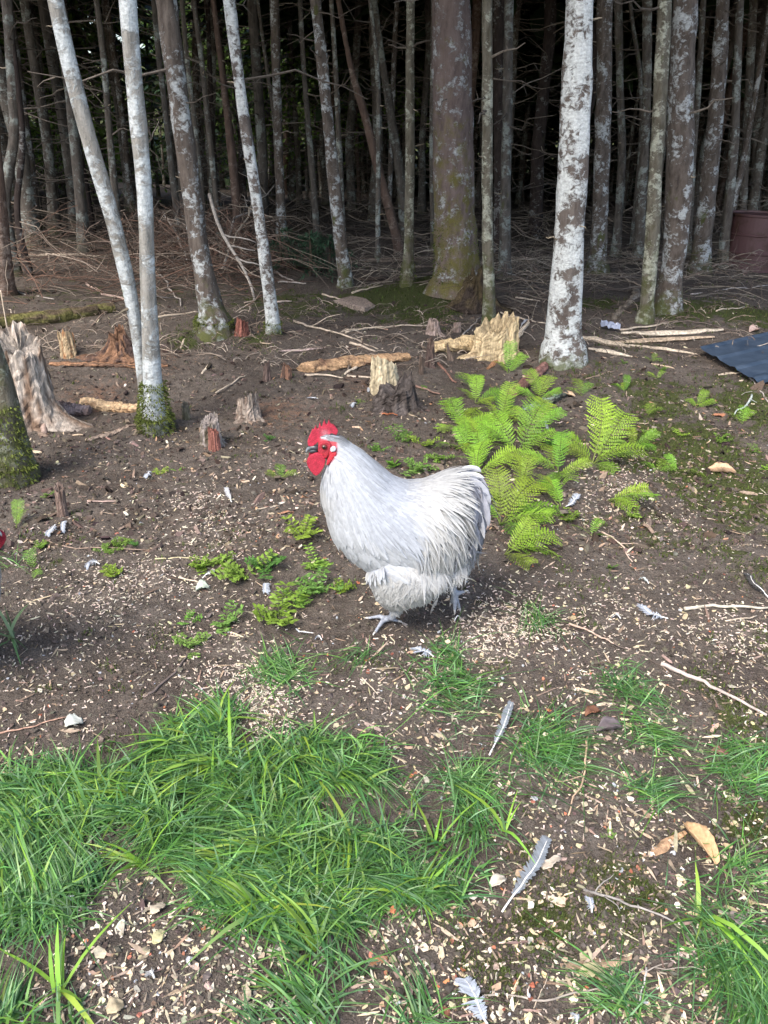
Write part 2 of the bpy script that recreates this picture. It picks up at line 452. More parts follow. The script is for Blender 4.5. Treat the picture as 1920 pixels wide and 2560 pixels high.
def pick(n, umin, umax, vmin, vmax, rg=rng):
    """n ground points spread evenly over a window of the view -> x, y, u, v"""
    u = rg.uniform(umin, umax, n); v = rg.uniform(vmin, vmax, n)
    d = (CMi @ np.stack([(u - W0 / 2) / FPX, -(v - H0 / 2) / FPX, -np.ones(n)]))
    t = (0 - CAM_H) / np.minimum(d[2], -.03)
    z = 0
    for _ in range(6):
        x, y = d[0] * t, d[1] * t
        z = .5 * z + .5 * hgt(x, y); t = (z - CAM_H) / np.minimum(d[2], -.03)
    return d[0] * t, d[1] * t, u, v
def at_px(u, v):
    d = (CMi @ np.stack([(u - W0 / 2) / FPX, -(v - H0 / 2) / FPX, -np.ones(len(u))]))
    t = (0 - CAM_H) / np.minimum(d[2], -.03); z = 0
    for _ in range(6):
        x, y = d[0] * t, d[1] * t
        z = .5 * z + .5 * hgt(x, y); t = (z - CAM_H) / np.minimum(d[2], -.03)
    return d[0] * t, d[1] * t, u, v
def inpoly(u, v, poly):
    u = np.asarray(u); v = np.asarray(v); c = np.zeros(u.shape, bool); n = len(poly)
    for i in range(n):
        x1, y1 = poly[i]; x2, y2 = poly[(i + 1) % n]
        k = ((y1 > v) != (y2 > v)) & (u < (x2 - x1) * (v - y1) / ((y2 - y1) or 1e-9) + x1)
        c ^= k
    return c

# ================================================================== TREES
def crown_mesh(name, kind, seed, n=2300):
    rg = np.random.default_rng(seed)
    mb = MB()
    if kind == 'conifer':
        h = rg.random(n) ** .85; a = rg.uniform(0, 2 * np.pi, n); rmax = 2.1 * (1 - h) ** .8 + .25
        r = rmax * rg.random(n) ** .6
        B = np.stack([np.cos(a) * r, np.sin(a) * r, h * 8.5 - r * .25], 1)
        D = nrm(np.stack([np.cos(a), np.sin(a), rg.normal(-.25, .25, n)], 1))
        Wd = nrm(np.cross(D, [0, 0, 1]) + rg.normal(size=(n, 3)) * .25)
        V, F, k = blades(B, D, Wd, rg.uniform(.35, .7, n), rg.uniform(.12, .26, n), np.array([0, 0, -.25]), 2, [.5, 1, .3], 2)
        c = np.array([.045, .078, .034]) * rg.uniform(.5, 1.5, (n, 1)) + rg.normal(size=(n, 3)) * .003
        mb.add(V, F, np.repeat(np.clip(c, .005, 1), k, 0))
        for q in range(26):   # live boughs
            hh = rg.random(); aa = rg.uniform(0, 6.28); rr = 2.0 * (1 - hh) ** .8 + .2
            V, F = tube([(0, 0, hh * 8.5), (math.cos(aa) * rr * .5, math.sin(aa) * rr * .5, hh * 8.5 + .05), (math.cos(aa) * rr, math.sin(aa) * rr, hh * 8.5 - .3)], [.03, .018, .006], 4)
            mb.add(V, F, (.05, .04, .03))
    else:
        ncl = 60
        cc = np.stack([rg.normal(0, 1.0, ncl), rg.normal(0, 1.0, ncl), rg.uniform(.3, 6.0, ncl)], 1)
        idx = rg.integers(0, ncl, n)
        B = cc[idx] + rg.normal(size=(n, 3)) * .38
        D = nrm(rg.normal(size=(n, 3)) + [0, 0, -.4]); Wd = nrm(np.cross(D, rg.normal(size=(n, 3))))
        V, F, k = blades(B, D, Wd, rg.uniform(.08, .15, n), rg.uniform(.06, .1, n), np.array([0, 0, -.15]), 2, [.3, 1, .1], 2)
        c = np.array([.11, .19, .035]) * rg.uniform(.6, 1.5, (n, 1))
        mb.add(V, F, np.repeat(c, k, 0))
        for q in range(0, ncl, 2):
            V, F = tube(wander((0, 0, max(cc[q, 2] - 1.2, 0)), cc[q], 4, .05, seed=q), [.035, .02, .012, .006], 4)
            mb.add(V, F, (.08, .07, .055))
    return mb.mesh(name)
CR_CON = [crown_mesh('crown', 'conifer', s) for s in (1, 2, 3, 4)]
CR_LEAF = [crown_mesh('crown', 'leafy', s, 3200) for s in (7, 8)]

def dead_branches(sink, axis, n, lo, hi, rg, lmin=.25, lmax=.9, col=(.16, .135, .11), rad=.006, subs=2):
    """bare dead side branches on a trunk axis (function z -> point, radius)"""
    for q in range(n):
        z = rg.uniform(lo, hi); p, r = axis(z)
        a = rg.uniform(0, 2 * np.pi); L = rg.uniform(lmin, lmax)
        up = rg.uniform(-.25, .35)
        d = np.array([math.cos(a), math.sin(a), up])
        p0 = p + d * r * .6; p1 = p + d * (r + L)
        P = wander(p0, p1, 6, .10, seed=int(rg.integers(1e9)))
        P[:, 2] += np.linspace(0, 1, 6) ** 2 * rg.uniform(-.15, .2) * L
        rr = rad * rg.uniform(.6, 1.5)
        V, F = tube(P, np.linspace(rr, rr * .25, 6), 4, cap=False)
        cc = np.array(col) * rg.uniform(.5, 1.5)
        mb = MB() if isinstance(sink, list) else sink
        if isinstance(sink, list): sink.append(mb)
        mb.add(V, F, cc)
        for s in range(rg.integers(0, subs + 1)):
            k = rg.integers(1, 5); e = P[k] + nrm(d + rg.normal(size=3) * .8) * L * rg.uniform(.15, .4)
            V, F = tube(wander(P[k], e, 4, .08, seed=int(rg.integers(1e9))), np.linspace(rr * .5, rr * .15, 4), 3, cap=False)
            mb.add(V, F, cc)

def front_tree(pts, mat, label, crown='conifer', name='conifer_tree', top=9.5, nb=6, flare=1.0, base_dir=None, seed=0, ycrown=1.0, blo=1.2, bhi=3.6, rough=.10, blen=.9, stub=5, group=None):
    """a tree from its traced axis: pts = (u, v, width in photo pixels) from the top of the frame down to the foot"""
    rg = np.random.default_rng(seed + 100)
    base = G(pts[-1][0], pts[-1][1]); Y = base[1]
    P = []; Rr = []
    for (u, v, w) in pts[::-1]:
        q = PY(u, v, Y); P.append(q); Rr.append(.5 * w * mpp(Y, q[2]))
    P[0] = base.copy(); P = np.array(P); Rr = np.array(Rr)
    # continue above the frame, straightening up
    d = nrm(P[-1] - P[-3]) if len(P) > 3 else nrm(P[-1] - P[0])
    p = P[-1].copy(); r = Rr[-1]; ext = []; er = []
    while p[2] < top:
        d = nrm(d * .8 + np.array([0, 0, .2])); p = p + d * .8; r = max(r * .9, .015); ext.append(p.copy()); er.append(r)
    if ext: P = np.vstack([P, ext]); Rr = np.concatenate([Rr, er])
    # resample
    s = np.concatenate([[0], np.cumsum(np.linalg.norm(np.diff(P, axis=0), axis=1))])
    n = int(s[-1] / .07) + 2; t = np.linspace(0, s[-1], n)
    from_ = lambda a: np.interp(t, s, a)
    Q = np.stack([from_(P[:, i]) for i in range(3)], 1)
    k = np.ones(9) / 9
    for i in range(3):
        Q[:, i] = np.convolve(np.pad(Q[:, i], 4, mode='edge'), k, 'valid')
    rr = from_(Rr)
    Q = np.vstack([Q[0] - [0, 0, .12], Q]); rr = np.concatenate([[rr[0] * 1.15], rr])
    fl = 1 + .18 * flare * np.exp(-(np.maximum(Q[:, 2] - base[2], 0)) / .05)
    root = empty(name, base, label, 'tree', group)
    V, F = tube(Q - base, rr * fl, 20, rough, 6, seed=seed, groove=.045, gn=4 + seed % 3)
    link('trunk', mesh_np('trunk', V, F[0], smooth=True), M[mat], root)
    ax = lambda z: (np.array([np.interp(z, Q[1:, 2] - base[2], Q[1:, i]) for i in range(3)]) - base, float(np.interp(z, Q[1:, 2] - base[2], rr[1:])))
    if nb:
        ls = []; dead_branches(ls, ax, nb, blo, bhi, rg, .2, blen)
        for mb in ls: mb.build('dead_branch', M['twig'], root)
        ls = []; dead_branches(ls, ax, stub, .5, bhi, rg, .03, .08, (.3, .25, .18), .007, 0)
        for mb in ls: mb.build('branch_stub', M['twig'], root)
    if crown:
        zc = 4.2 if crown == 'conifer' else 4.0
        pc, _ = ax(zc)
        o = link('crown', (CR_CON if crown == 'conifer' else CR_LEAF)[seed % 2], M['needle'] if crown == 'conifer' else M['leaf'], root, pc)
        o.rotation_euler = (0, 0, seed * 1.3); o.scale = (1, 1, max(.5, (top - zc) / 8.0))
    return root, ax, base

FT = []
def T(*a, **k): FT.append(front_tree(*a, seed=len(FT), **k)); return FT[-1]
T([(320, 0, 42), (322, 100, 41), (328, 190, 41), (340, 260, 42), (349, 320, 42), (358, 400, 38), (365, 500, 38), (366, 600, 36), (370, 750, 38), (376, 850, 41), (382, 950, 45), (386, 1020, 50), (388, 1078, 58)],
  'smooth', 'straighter pale grey stem of the forked pair, green moss round its foot', 'leafy', 'broadleaf_tree', nb=3, flare=.35, rough=.05)
T([(137, 0, 38), (158, 100, 38), (178, 193, 38), (205, 300, 38), (235, 385, 38), (262, 480, 38), (285, 560, 37), (304, 620, 36), (322, 710, 34), (337, 800, 30), (350, 880, 27), (360, 960, 26), (368, 1068, 26)],
  'smooth', 'slanting pale grey stem leaning far left from the foot of the straighter stem', 'leafy', 'broadleaf_tree', nb=3, flare=.1, rough=.05)
T([(415, 0, 50), (428, 100, 50), (440, 193, 50), (450, 300, 48), (465, 385, 48), (482, 482, 46), (491, 580, 44), (498, 627, 46), (512, 704, 50), (527, 780, 60), (540, 828, 84)],
  'lichen', 'brown trunk splotched with white lichen right of the forked grey pair, swollen foot', nb=9, flare=1.3, rough=.13)
T([(573, 0, 34), (586, 116, 30), (600, 230, 28), (617, 347, 30), (642, 500, 28), (651, 560, 29), (663, 666, 32), (676, 743, 32), (685, 835, 36)],
  'birch', 'thin leaning trunk with bright white blotches and a mossy green foot', nb=8, flare=.4)
T([(788, 0, 26), (800, 100, 27), (810, 193, 28), (819, 308, 27), (833, 424, 30), (847, 580, 30), (854, 627, 29), (866, 716, 36)],
  'lichen', 'slim brown and grey trunk rising behind the flat pale slab', nb=9, flare=.8)
T([(1027, 0, 20), (1024, 193, 22), (1026, 385, 23), (1022, 580, 23), (1021, 640, 25), (1020, 712, 34)],
  'mossy', 'slim greenish trunk just left of the thick mossy-footed trunk', nb=5, flare=.7, blen=.5)
T([(1128, 0, 93), (1130, 193, 94), (1134, 385, 97), (1136, 540, 101), (1140, 640, 106), (1146, 722, 118)],
  'spruce', 'thickest trunk of all, purplish grey with a skirt of green moss', nb=6, flare=.9, rough=.06, top=12, blen=.3)
T([(1218, 0, 26), (1218, 193, 27), (1218, 385, 26), (1218, 580, 27), (1221, 666, 28), (1223, 816, 34)],
  'mossy', 'slim straight trunk with yellowish lichen beside the thick mossy-footed trunk', nb=6, flare=.3, blen=.4)
T([(1448, 0, 70), (1445, 193, 75), (1434, 385, 77), (1424, 580, 76), (1412, 743, 84), (1410, 850, 90), (1409, 893, 108)],
  'birch', 'stout white birch-like trunk with brown scabs, standing forward on the right', 'leafy', 'broadleaf_tree', nb=4, flare=.35, top=11, blen=.35, rough=.09)
T([(1511, 0, 38), (1510, 193, 37), (1506, 385, 40), (1497, 580, 38), (1496, 640, 42), (1492, 682, 58)],
  'lichen', 'brown and grey trunk directly right of the stout white one', nb=6, flare=.8, blen=.5)
T([(1661, 0, 32), (1653, 193, 33), (1641, 385, 31), (1631, 580, 34), (1625, 666, 34), (1614, 781, 34), (1612, 805, 42)],
  'mossy', 'slim trunk with yellow moss tufts, its foot beside the darker thick trunk on the right', nb=5, flare=.3, blen=.4)
T([(1715, 0, 56), (1704, 193, 58), (1702, 385, 62), (1693, 580, 56), (1681, 666, 52), (1668, 778, 66)],
  'lichen', 'thick brown trunk with one white lichen patch low down, right half of the wood edge', nb=6, flare=.6, blen=.4)
T([(1807, 0, 32), (1797, 193, 36), (1780, 385, 40), (1760, 580, 42), (1756, 620, 44), (1748, 684, 56)],
  'lichen', 'leaning white-spotted trunk next to the maroon drum', nb=6, flare=.7, blen=.4)
T([(1850, 0, 18), (1835, 385, 22), (1812, 600, 24), (1806, 668, 30)], 'dimlight', 'pale grey-green trunk touching the left side of the maroon drum', nb=4, flare=.5)
T([(1884, 0, 20), (1864, 385, 18), (1857, 520, 18), (1854, 610, 22)], 'dimlight', 'thin grey-green trunk hidden at its foot by the maroon drum', nb=4, flare=.5)
T([(-70, 760, 44), (-25, 850, 60), (0, 950, 76), (8, 1050, 92), (20, 1130, 112), (24, 1195, 128)],
  'mossy', 'nearest grey trunk cut off by the left border, leafy moss near its foot', 'leafy', 'broadleaf_tree', nb=0, flare=.25, rough=.08)
# leafy moss growing round two of the feet
def foot_moss(tree, n, hgt_, rad, seed, az=(0, 6.28)):
    root, ax, base = tree; rg = np.random.default_rng(seed)
    z = rg.random(n) ** 1.3 * (hgt_ + .14) - .14; a = rg.uniform(az[0], az[1], n); B = []
    for zz, aa in zip(z, a):
        p, r = ax(max(zz, .01)); B.append(p + np.array([0, 0, min(zz, 0)]) + np.array([math.cos(aa), math.sin(aa), 0]) * (r + rg.uniform(0, rad) * (1 - max(zz, 0) / hgt_ * .6)))
    B = np.array(B); D = nrm(np.stack([np.cos(a), np.sin(a), rg.normal(.1, .5, n)], 1)); Wd = nrm(np.cross(D, rg.normal(size=(n, 3))))
    V, F, q = blades(B, D, Wd, rg.uniform(.008, .018, n), rg.uniform(.004, .008, n), np.array([0, 0, -.3]), 2, [.5, 1, .2], 2)
    c = np.array([.12, .145, .035]) * rg.uniform(.4, 1.4, (n, 1)); o = link('foot_moss', mesh_np('foot_moss', V, F, np.repeat(c, q, 0)), M['moss'], root); o['kind'] = 'stuff'
foot_moss(FT[0], 3200, .26, .035, 1); foot_moss(FT[15], 2200, .34, .03, 2, (-2.6, -.2)); foot_moss(FT[2], 1800, .12, .02, 3); foot_moss(FT[3], 350, .10, .015, 4); foot_moss(FT[5], 350, .2, .012, 5); foot_moss(FT[6], 1800, .55, .012, 6)
# darker trunks one can still follow by eye
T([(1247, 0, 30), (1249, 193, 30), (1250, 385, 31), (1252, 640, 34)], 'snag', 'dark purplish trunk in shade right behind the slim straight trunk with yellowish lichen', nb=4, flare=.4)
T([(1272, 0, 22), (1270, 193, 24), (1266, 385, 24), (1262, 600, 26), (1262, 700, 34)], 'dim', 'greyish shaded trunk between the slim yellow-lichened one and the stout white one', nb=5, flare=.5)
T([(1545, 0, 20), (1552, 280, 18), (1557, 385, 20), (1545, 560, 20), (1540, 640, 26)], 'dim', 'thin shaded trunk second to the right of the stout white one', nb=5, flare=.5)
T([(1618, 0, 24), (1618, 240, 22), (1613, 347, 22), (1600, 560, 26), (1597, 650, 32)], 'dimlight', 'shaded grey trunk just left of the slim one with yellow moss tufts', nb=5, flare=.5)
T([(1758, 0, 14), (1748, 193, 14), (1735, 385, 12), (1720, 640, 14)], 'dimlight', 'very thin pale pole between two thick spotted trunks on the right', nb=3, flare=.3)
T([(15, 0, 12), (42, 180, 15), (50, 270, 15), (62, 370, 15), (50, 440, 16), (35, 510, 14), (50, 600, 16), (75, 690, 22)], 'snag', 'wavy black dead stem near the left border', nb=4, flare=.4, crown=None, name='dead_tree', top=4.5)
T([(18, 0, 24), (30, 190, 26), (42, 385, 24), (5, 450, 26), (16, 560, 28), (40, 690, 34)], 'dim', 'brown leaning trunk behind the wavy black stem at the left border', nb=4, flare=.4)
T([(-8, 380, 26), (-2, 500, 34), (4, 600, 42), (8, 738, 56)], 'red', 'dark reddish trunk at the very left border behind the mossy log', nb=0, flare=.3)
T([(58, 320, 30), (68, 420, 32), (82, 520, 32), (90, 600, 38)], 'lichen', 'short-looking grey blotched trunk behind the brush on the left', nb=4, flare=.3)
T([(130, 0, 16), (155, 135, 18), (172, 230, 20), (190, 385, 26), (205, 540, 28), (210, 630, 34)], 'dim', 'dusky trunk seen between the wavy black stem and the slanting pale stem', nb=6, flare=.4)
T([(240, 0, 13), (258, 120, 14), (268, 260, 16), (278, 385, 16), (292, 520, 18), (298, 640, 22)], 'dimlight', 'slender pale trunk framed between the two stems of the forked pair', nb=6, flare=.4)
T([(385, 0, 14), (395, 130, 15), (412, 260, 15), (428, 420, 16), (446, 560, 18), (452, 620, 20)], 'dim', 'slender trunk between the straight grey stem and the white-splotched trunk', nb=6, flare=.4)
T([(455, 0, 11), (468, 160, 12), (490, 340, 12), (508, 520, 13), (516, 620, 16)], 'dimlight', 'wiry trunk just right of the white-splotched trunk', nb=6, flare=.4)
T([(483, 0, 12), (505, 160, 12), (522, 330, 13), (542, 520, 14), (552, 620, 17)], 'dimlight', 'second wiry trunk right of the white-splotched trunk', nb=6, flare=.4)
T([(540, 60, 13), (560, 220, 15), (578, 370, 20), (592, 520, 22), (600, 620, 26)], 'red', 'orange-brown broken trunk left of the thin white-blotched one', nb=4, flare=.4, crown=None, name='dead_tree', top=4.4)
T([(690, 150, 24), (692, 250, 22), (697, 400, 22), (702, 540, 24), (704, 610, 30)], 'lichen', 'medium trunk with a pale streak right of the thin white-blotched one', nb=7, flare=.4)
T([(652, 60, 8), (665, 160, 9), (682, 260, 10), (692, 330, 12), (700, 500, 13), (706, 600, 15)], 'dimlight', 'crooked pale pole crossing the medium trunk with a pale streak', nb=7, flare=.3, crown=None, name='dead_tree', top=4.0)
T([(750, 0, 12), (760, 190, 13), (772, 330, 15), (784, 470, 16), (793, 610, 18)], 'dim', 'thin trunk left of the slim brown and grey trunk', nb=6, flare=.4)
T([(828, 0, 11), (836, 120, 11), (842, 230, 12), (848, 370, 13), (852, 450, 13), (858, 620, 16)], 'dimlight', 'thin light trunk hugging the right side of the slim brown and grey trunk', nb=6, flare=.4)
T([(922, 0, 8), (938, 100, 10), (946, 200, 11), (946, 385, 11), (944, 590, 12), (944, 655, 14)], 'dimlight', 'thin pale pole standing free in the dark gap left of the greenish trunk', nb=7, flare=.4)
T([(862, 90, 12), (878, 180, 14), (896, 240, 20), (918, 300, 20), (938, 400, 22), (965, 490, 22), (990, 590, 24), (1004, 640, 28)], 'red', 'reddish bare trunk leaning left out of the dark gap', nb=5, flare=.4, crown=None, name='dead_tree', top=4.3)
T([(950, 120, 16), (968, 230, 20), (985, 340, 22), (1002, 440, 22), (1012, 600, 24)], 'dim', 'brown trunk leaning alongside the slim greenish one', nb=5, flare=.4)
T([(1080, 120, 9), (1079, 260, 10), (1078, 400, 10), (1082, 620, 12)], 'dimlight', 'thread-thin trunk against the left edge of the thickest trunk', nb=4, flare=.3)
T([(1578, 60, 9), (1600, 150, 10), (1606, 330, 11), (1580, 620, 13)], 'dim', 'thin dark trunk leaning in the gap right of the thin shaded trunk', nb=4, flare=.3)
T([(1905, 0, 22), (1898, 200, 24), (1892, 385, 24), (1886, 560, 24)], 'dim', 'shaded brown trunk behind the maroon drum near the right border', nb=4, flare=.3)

# the wood behind: individual trunks, sharing six trunk meshes
def pole_mesh(seed):
    rg = np.random.default_rng(seed + 900)
    n = 46; z = np.linspace(-.3, 11, n)
    lean = rg.normal(0, .035, 2); wv = np.stack([np.interp(z, np.linspace(-.3, 11, 9), rg.normal(0, .06, 9)) for _ in range(2)], 1)
    P = np.stack([lean[0] * z + wv[:, 0] * np.clip(z, 0, 1), lean[1] * z + wv[:, 1] * np.clip(z, 0, 1), z], 1)
    r = np.interp(z, [-.3, 0, .4, 11], [.12, .105, .075, .02])
    V, F = tube(P, r, 10, .10, seed=seed)
    ax = lambda q: (np.array([np.interp(q, z, P[:, i]) for i in range(3)]), float(np.interp(q, z, r)))
    mb = MB(); dead_branches(mb, ax, 52, .5, 5.5, rg, .25, 1.3, (.16, .135, .11), .006, 3)
    return mesh_np('trunk', V, F[0], smooth=True), mb.mesh('dead_branches')
POLES = [pole_mesh(s) for s in range(8)]
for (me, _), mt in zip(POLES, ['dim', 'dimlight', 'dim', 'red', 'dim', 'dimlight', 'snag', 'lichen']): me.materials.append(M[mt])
rg = np.random.default_rng(77)
placed = [(b[0], b[1]) for _, _, b in FT]
cnt = 0; tries = 0
while cnt < 285 and tries < 9000:
    tries += 1
    y = 9.4 + 30 * rg.random() ** 1.15; x = rg.uniform(-1, 1) * (.60 * y + 3.2)
    if y > 23 and -.50 * y < x < -.24 * y and rg.random() < .55: continue
    if y < 13 and abs(x) < .5 * y and rg.random() < .45: continue
    if any((x - a) ** 2 + (y - b) ** 2 < .42 ** 2 for a, b in placed): continue
    placed.append((x, y)); z = float(hgt(x, y))
    k = int(rg.integers(0, 8)); sc = rg.uniform(.5, 1.25)
    r_ = empty('conifer_tree', (x, y, z - .02), 'slender dark trunk among many standing deep in the shaded wood', 'tree', 'trunks deep in the shaded wood behind the front trees', rz=rg.uniform(0, 6.28))
    t_ = link('trunk', POLES[k][0], None, r_); t_.scale = (sc, sc, 1)
    d_ = tag(link('dead_branches', POLES[k][1], M['twig'], r_), kind='stuff')
    gap = (-.55 * y < x < -.06 * y) and y > 15
    if not (gap and rg.random() < .8):
        c_ = link('crown', CR_CON[int(rg.integers(0, 4))], M['needle'], r_, (0, 0, (3.9 if y < 18 else 2.9) + rg.uniform(-.4, .8)))
        c_.scale = (1.15, 1.15, rg.uniform(.8, 1.05)); c_.rotation_euler = (0, 0, rg.uniform(0, 6.28))
    cnt += 1
# side woods out to the left and right of the view keep the interior dark: a joined mass of foliage, far off
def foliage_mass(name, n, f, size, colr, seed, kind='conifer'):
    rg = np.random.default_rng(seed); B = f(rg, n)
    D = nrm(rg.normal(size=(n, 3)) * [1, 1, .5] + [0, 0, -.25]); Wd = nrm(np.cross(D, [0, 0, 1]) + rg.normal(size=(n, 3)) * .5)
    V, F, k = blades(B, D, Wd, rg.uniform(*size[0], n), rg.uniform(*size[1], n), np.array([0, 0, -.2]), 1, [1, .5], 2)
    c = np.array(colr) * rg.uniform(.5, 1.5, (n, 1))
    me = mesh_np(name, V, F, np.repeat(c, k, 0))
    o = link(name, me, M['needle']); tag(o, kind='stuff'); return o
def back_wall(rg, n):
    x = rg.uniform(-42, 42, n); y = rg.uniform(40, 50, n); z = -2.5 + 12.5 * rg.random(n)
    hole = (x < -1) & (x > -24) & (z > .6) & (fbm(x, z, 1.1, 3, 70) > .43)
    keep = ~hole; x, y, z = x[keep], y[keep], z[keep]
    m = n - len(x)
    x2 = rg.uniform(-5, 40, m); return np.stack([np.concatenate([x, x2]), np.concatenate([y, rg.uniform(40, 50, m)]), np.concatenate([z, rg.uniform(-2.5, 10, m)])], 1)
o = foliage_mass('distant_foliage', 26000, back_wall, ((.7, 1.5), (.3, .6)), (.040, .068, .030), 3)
tag(o, 'dark mass of evergreen foliage closing the back of the wood', None)
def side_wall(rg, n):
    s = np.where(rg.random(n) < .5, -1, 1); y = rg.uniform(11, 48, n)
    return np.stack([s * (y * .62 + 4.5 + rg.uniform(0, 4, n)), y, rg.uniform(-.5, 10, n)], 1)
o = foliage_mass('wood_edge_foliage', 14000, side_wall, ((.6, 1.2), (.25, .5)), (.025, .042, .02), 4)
tag(o, 'evergreen foliage closing both sides of the wood')
# leafy undergrowth trees lit through gaps at the upper left
for q, (u, v, Y, s, lab) in enumerate([(110, 150, 21, 1.0, 'leafy green young tree glowing behind the slanting pale stem, upper left'), (150, 420, 24, .8, 'low leafy bush tree behind the slanting pale stem, left'),
                                 (790, 60, 23, 1.0, 'bright yellow-green leafy tree glimpsed above the slim brown and grey trunk'), (690, 120, 26, 1.0, 'leafy tree glimpsed just right of the thin white-blotched trunk'),
                                 (500, 60, 27, .9, 'leafy tree glimpsed right of the white-splotched trunk, near the top'), (20, 560, 19, .6, 'dusky leafy bush at the left border behind the trunks'), (60, 330, 17, 1.0, 'leafy young tree low behind the wavy black stem, upper left'), (235, 250, 18, 1.0, 'leafy young tree filling the gap inside the forked grey pair'), (240, 520, 20, .7, 'low leafy bush tree between the slanting and the straight grey stem'), (940, 60, 20, .8, 'leafy tree high in the dark gap left of the thickest trunk'), (650, 330, 19, .7, 'dim leafy tree behind the crooked pale pole')]):
    p = PY(u, v, Y); z0 = float(hgt(p[0], Y))
    r_ = empty('broadleaf_tree', (p[0], Y, z0), lab, 'tree')
    hh = max(p[2] - z0 - 2.8 * s, .2)
    c_ = link('crown', CR_LEAF[q % 2], M['leaf'], r_, (0, 0, hh)); c_.scale = (s, s, s); c_.rotation_euler = (0, 0, q)
    V, F = tube(wander((0, 0, -.2), (0, 0, hh + 3 * s), 9, .03, seed=q), np.linspace(.06, .02, 9) * s, 7)
    link('trunk', mesh_np('trunk', V, F, smooth=True), M['dim'], r_)
# ================================================================== STUMPS, LOGS, WOOD
def stump(u, v, vtop, wb, wt, wood, bark, label, jag=.15, roots=(), lean=0.0, seed=0, whole=.5, name='tree_stump', hollow=.10, cat='stump', roots_rise=.12):
    b = G(u, v); Y = b[1]
    top = PY(u, vtop, Y); h = top[2] - b[2]; rb = .5 * wb * mpp(Y); rt = .5 * wt * mpp(Y)
    if not roots: rb = rb * .6 + rt * .42
    sl = .22 * jag / .15; a_s = seed * 2.4
    wood = tuple(q * .80 for q in wood); bark = tuple(q * .85 for q in bark); lump = .09 if wt > 60 else .16
    rg = np.random.default_rng(seed)
    n, k = 40, 18
    a = np.arange(n) / n * 2 * np.pi
    ht = h * (1 + jag * (2 * fbm(np.cos(a) * 2.0 + seed, np.sin(a) * 2.0, 1.2, 4, seed) - 1) * 1.1 + jag * .9 * (rg.random(n) - .5))
    ht = ht * (1 + min(sl, .3) * np.cos(a - a_s))
    t = np.linspace(-.12, 1, k)
    V = []; C = []
    ridge = rg.normal(0, .045, n); ridge2 = rg.normal(0, .03, (k, n))
    for i in range(k):
        z = t[i] * ht
        zz = np.maximum(t[i], 0)
        r = rt + (rb - rt) * (1 - zz) ** 1.6
        r = r * (1 + lump * (2 * fbm(np.cos(a) * 1.4 + t[i] * 1.2, np.sin(a) * 1.4 + seed, 1.6, 4, seed) - 1) * 1.5 + ridge + ridge2[i])
        for (ra, rl) in roots:
            da = np.abs((a - ra + np.pi) % (2 * np.pi) - np.pi)
            r = r + rl * np.exp(-(da / .32) ** 2) * np.exp(-np.maximum(z, 0) / (roots_rise * .6) / max(h, .05))
        x = np.cos(a) * r + lean * z; y = np.sin(a) * r
        V.append(np.stack([x, y, z], 1))
        mixf = sm(.42, .58, fbm(a * 3 + seed, np.full(n, t[i] * 1.6) + a * .2, 1.3, 4, seed + 2) + (whole - .5))
        g = (.62 + .5 * (ridge * 6).clip(-.5, .8) + .0) + .6 * fbm(a * 9, np.full(n, t[i] * 2.2), 1.6, 3, seed + 5)
        C.append((np.array(bark)[None] * (1 - mixf[:, None]) + np.array(wood)[None] * mixf[:, None]) * g[:, None])
    for f, dz in ((.82, -.02), (.5, -hollow * .7), (.2, -hollow)):
        z = (ht * .6 + ht.mean() * .4) * (1 + dz) + h * .10 * (rg.random(n) - .5); r = rt * f
        V.append(np.stack([np.cos(a) * r + lean * z, np.sin(a) * r, z], 1))
        C.append(np.array(wood)[None] * (.45 + .5 * rg.random((n, 1))))
    m = len(V)
    V = np.concatenate(V + [np.array([[lean * h, 0, h * (1 - hollow)]])]); C = np.concatenate(C + [np.array([wood]) * .5])
    i = np.arange(m - 1)[:, None] * n; j = np.arange(n)[None]; j2 = (j + 1) % n
    F = np.stack([i + j, i + j2, i + n + j2, i + n + j], -1).reshape(-1, 4)
    jj = np.arange(n); Ft = np.stack([(m - 1) * n + jj, (m - 1) * n + (jj + 1) % n, np.full(n, m * n)], 1)
    me = mesh_np(name, V, [F, Ft], np.clip(C, 0, 1), smooth=False)
    o = link(name, me, M['wood'], None, b); tag(o, label, cat)
    return o
TAN = (.52, .39, .24); PALE = (.60, .50, .36); GREYW = (.36, .31, .28); ORNG = (.42, .22, .11); DARKB = (.075, .055, .045); REDW = (.30, .12, .08); WHT = (.62, .56, .52); DSOIL = (.07, .05, .042)
stump(78, 1060, 855, 150, 104, (.52, .45, .38), (.20, .135, .095), 'largest stump, whitish weathered wood with an orange split side, left of the forked grey trees', .09, [(-.15, .22), (-.7, .08), (3.6, .08), (4.8, .06)], .02, 1, .56, hollow=.12, roots_rise=.24)
stump(172, 888, 838, 44, 34, TAN, ORNG, 'small splintered tan stump standing behind the largest stump', .25, [], 0, 2, .6)
stump(530, 1112, 1048, 60, 46, GREYW, (.16, .14, .10), 'low cut stump with a mossy rim left of the white bird', .12, [(-.9, .04), (-.2, .05)], 0, 3, .5)
stump(537, 1126, 1075, 34, 24, (.30, .13, .10), (.20, .09, .07), 'brick-red peeled root standing against the low cut stump', .1, [], 0, 4, .6, name='root_stub')
stump(622, 1046, 990, 64, 46, (.40, .33, .27), (.20, .15, .12), 'grey-brown stump between the low cut stump and the white bird', .15, [(-.5, .05), (-2.2, .05)], 0, 5, .5)
stump(466, 1050, 1012, 22, 16, (.20, .18, .14), (.12, .11, .07), 'finger-sized dark mossy stub left of the low cut stump', .1, [], 0, 6, .5, name='wood_stub')
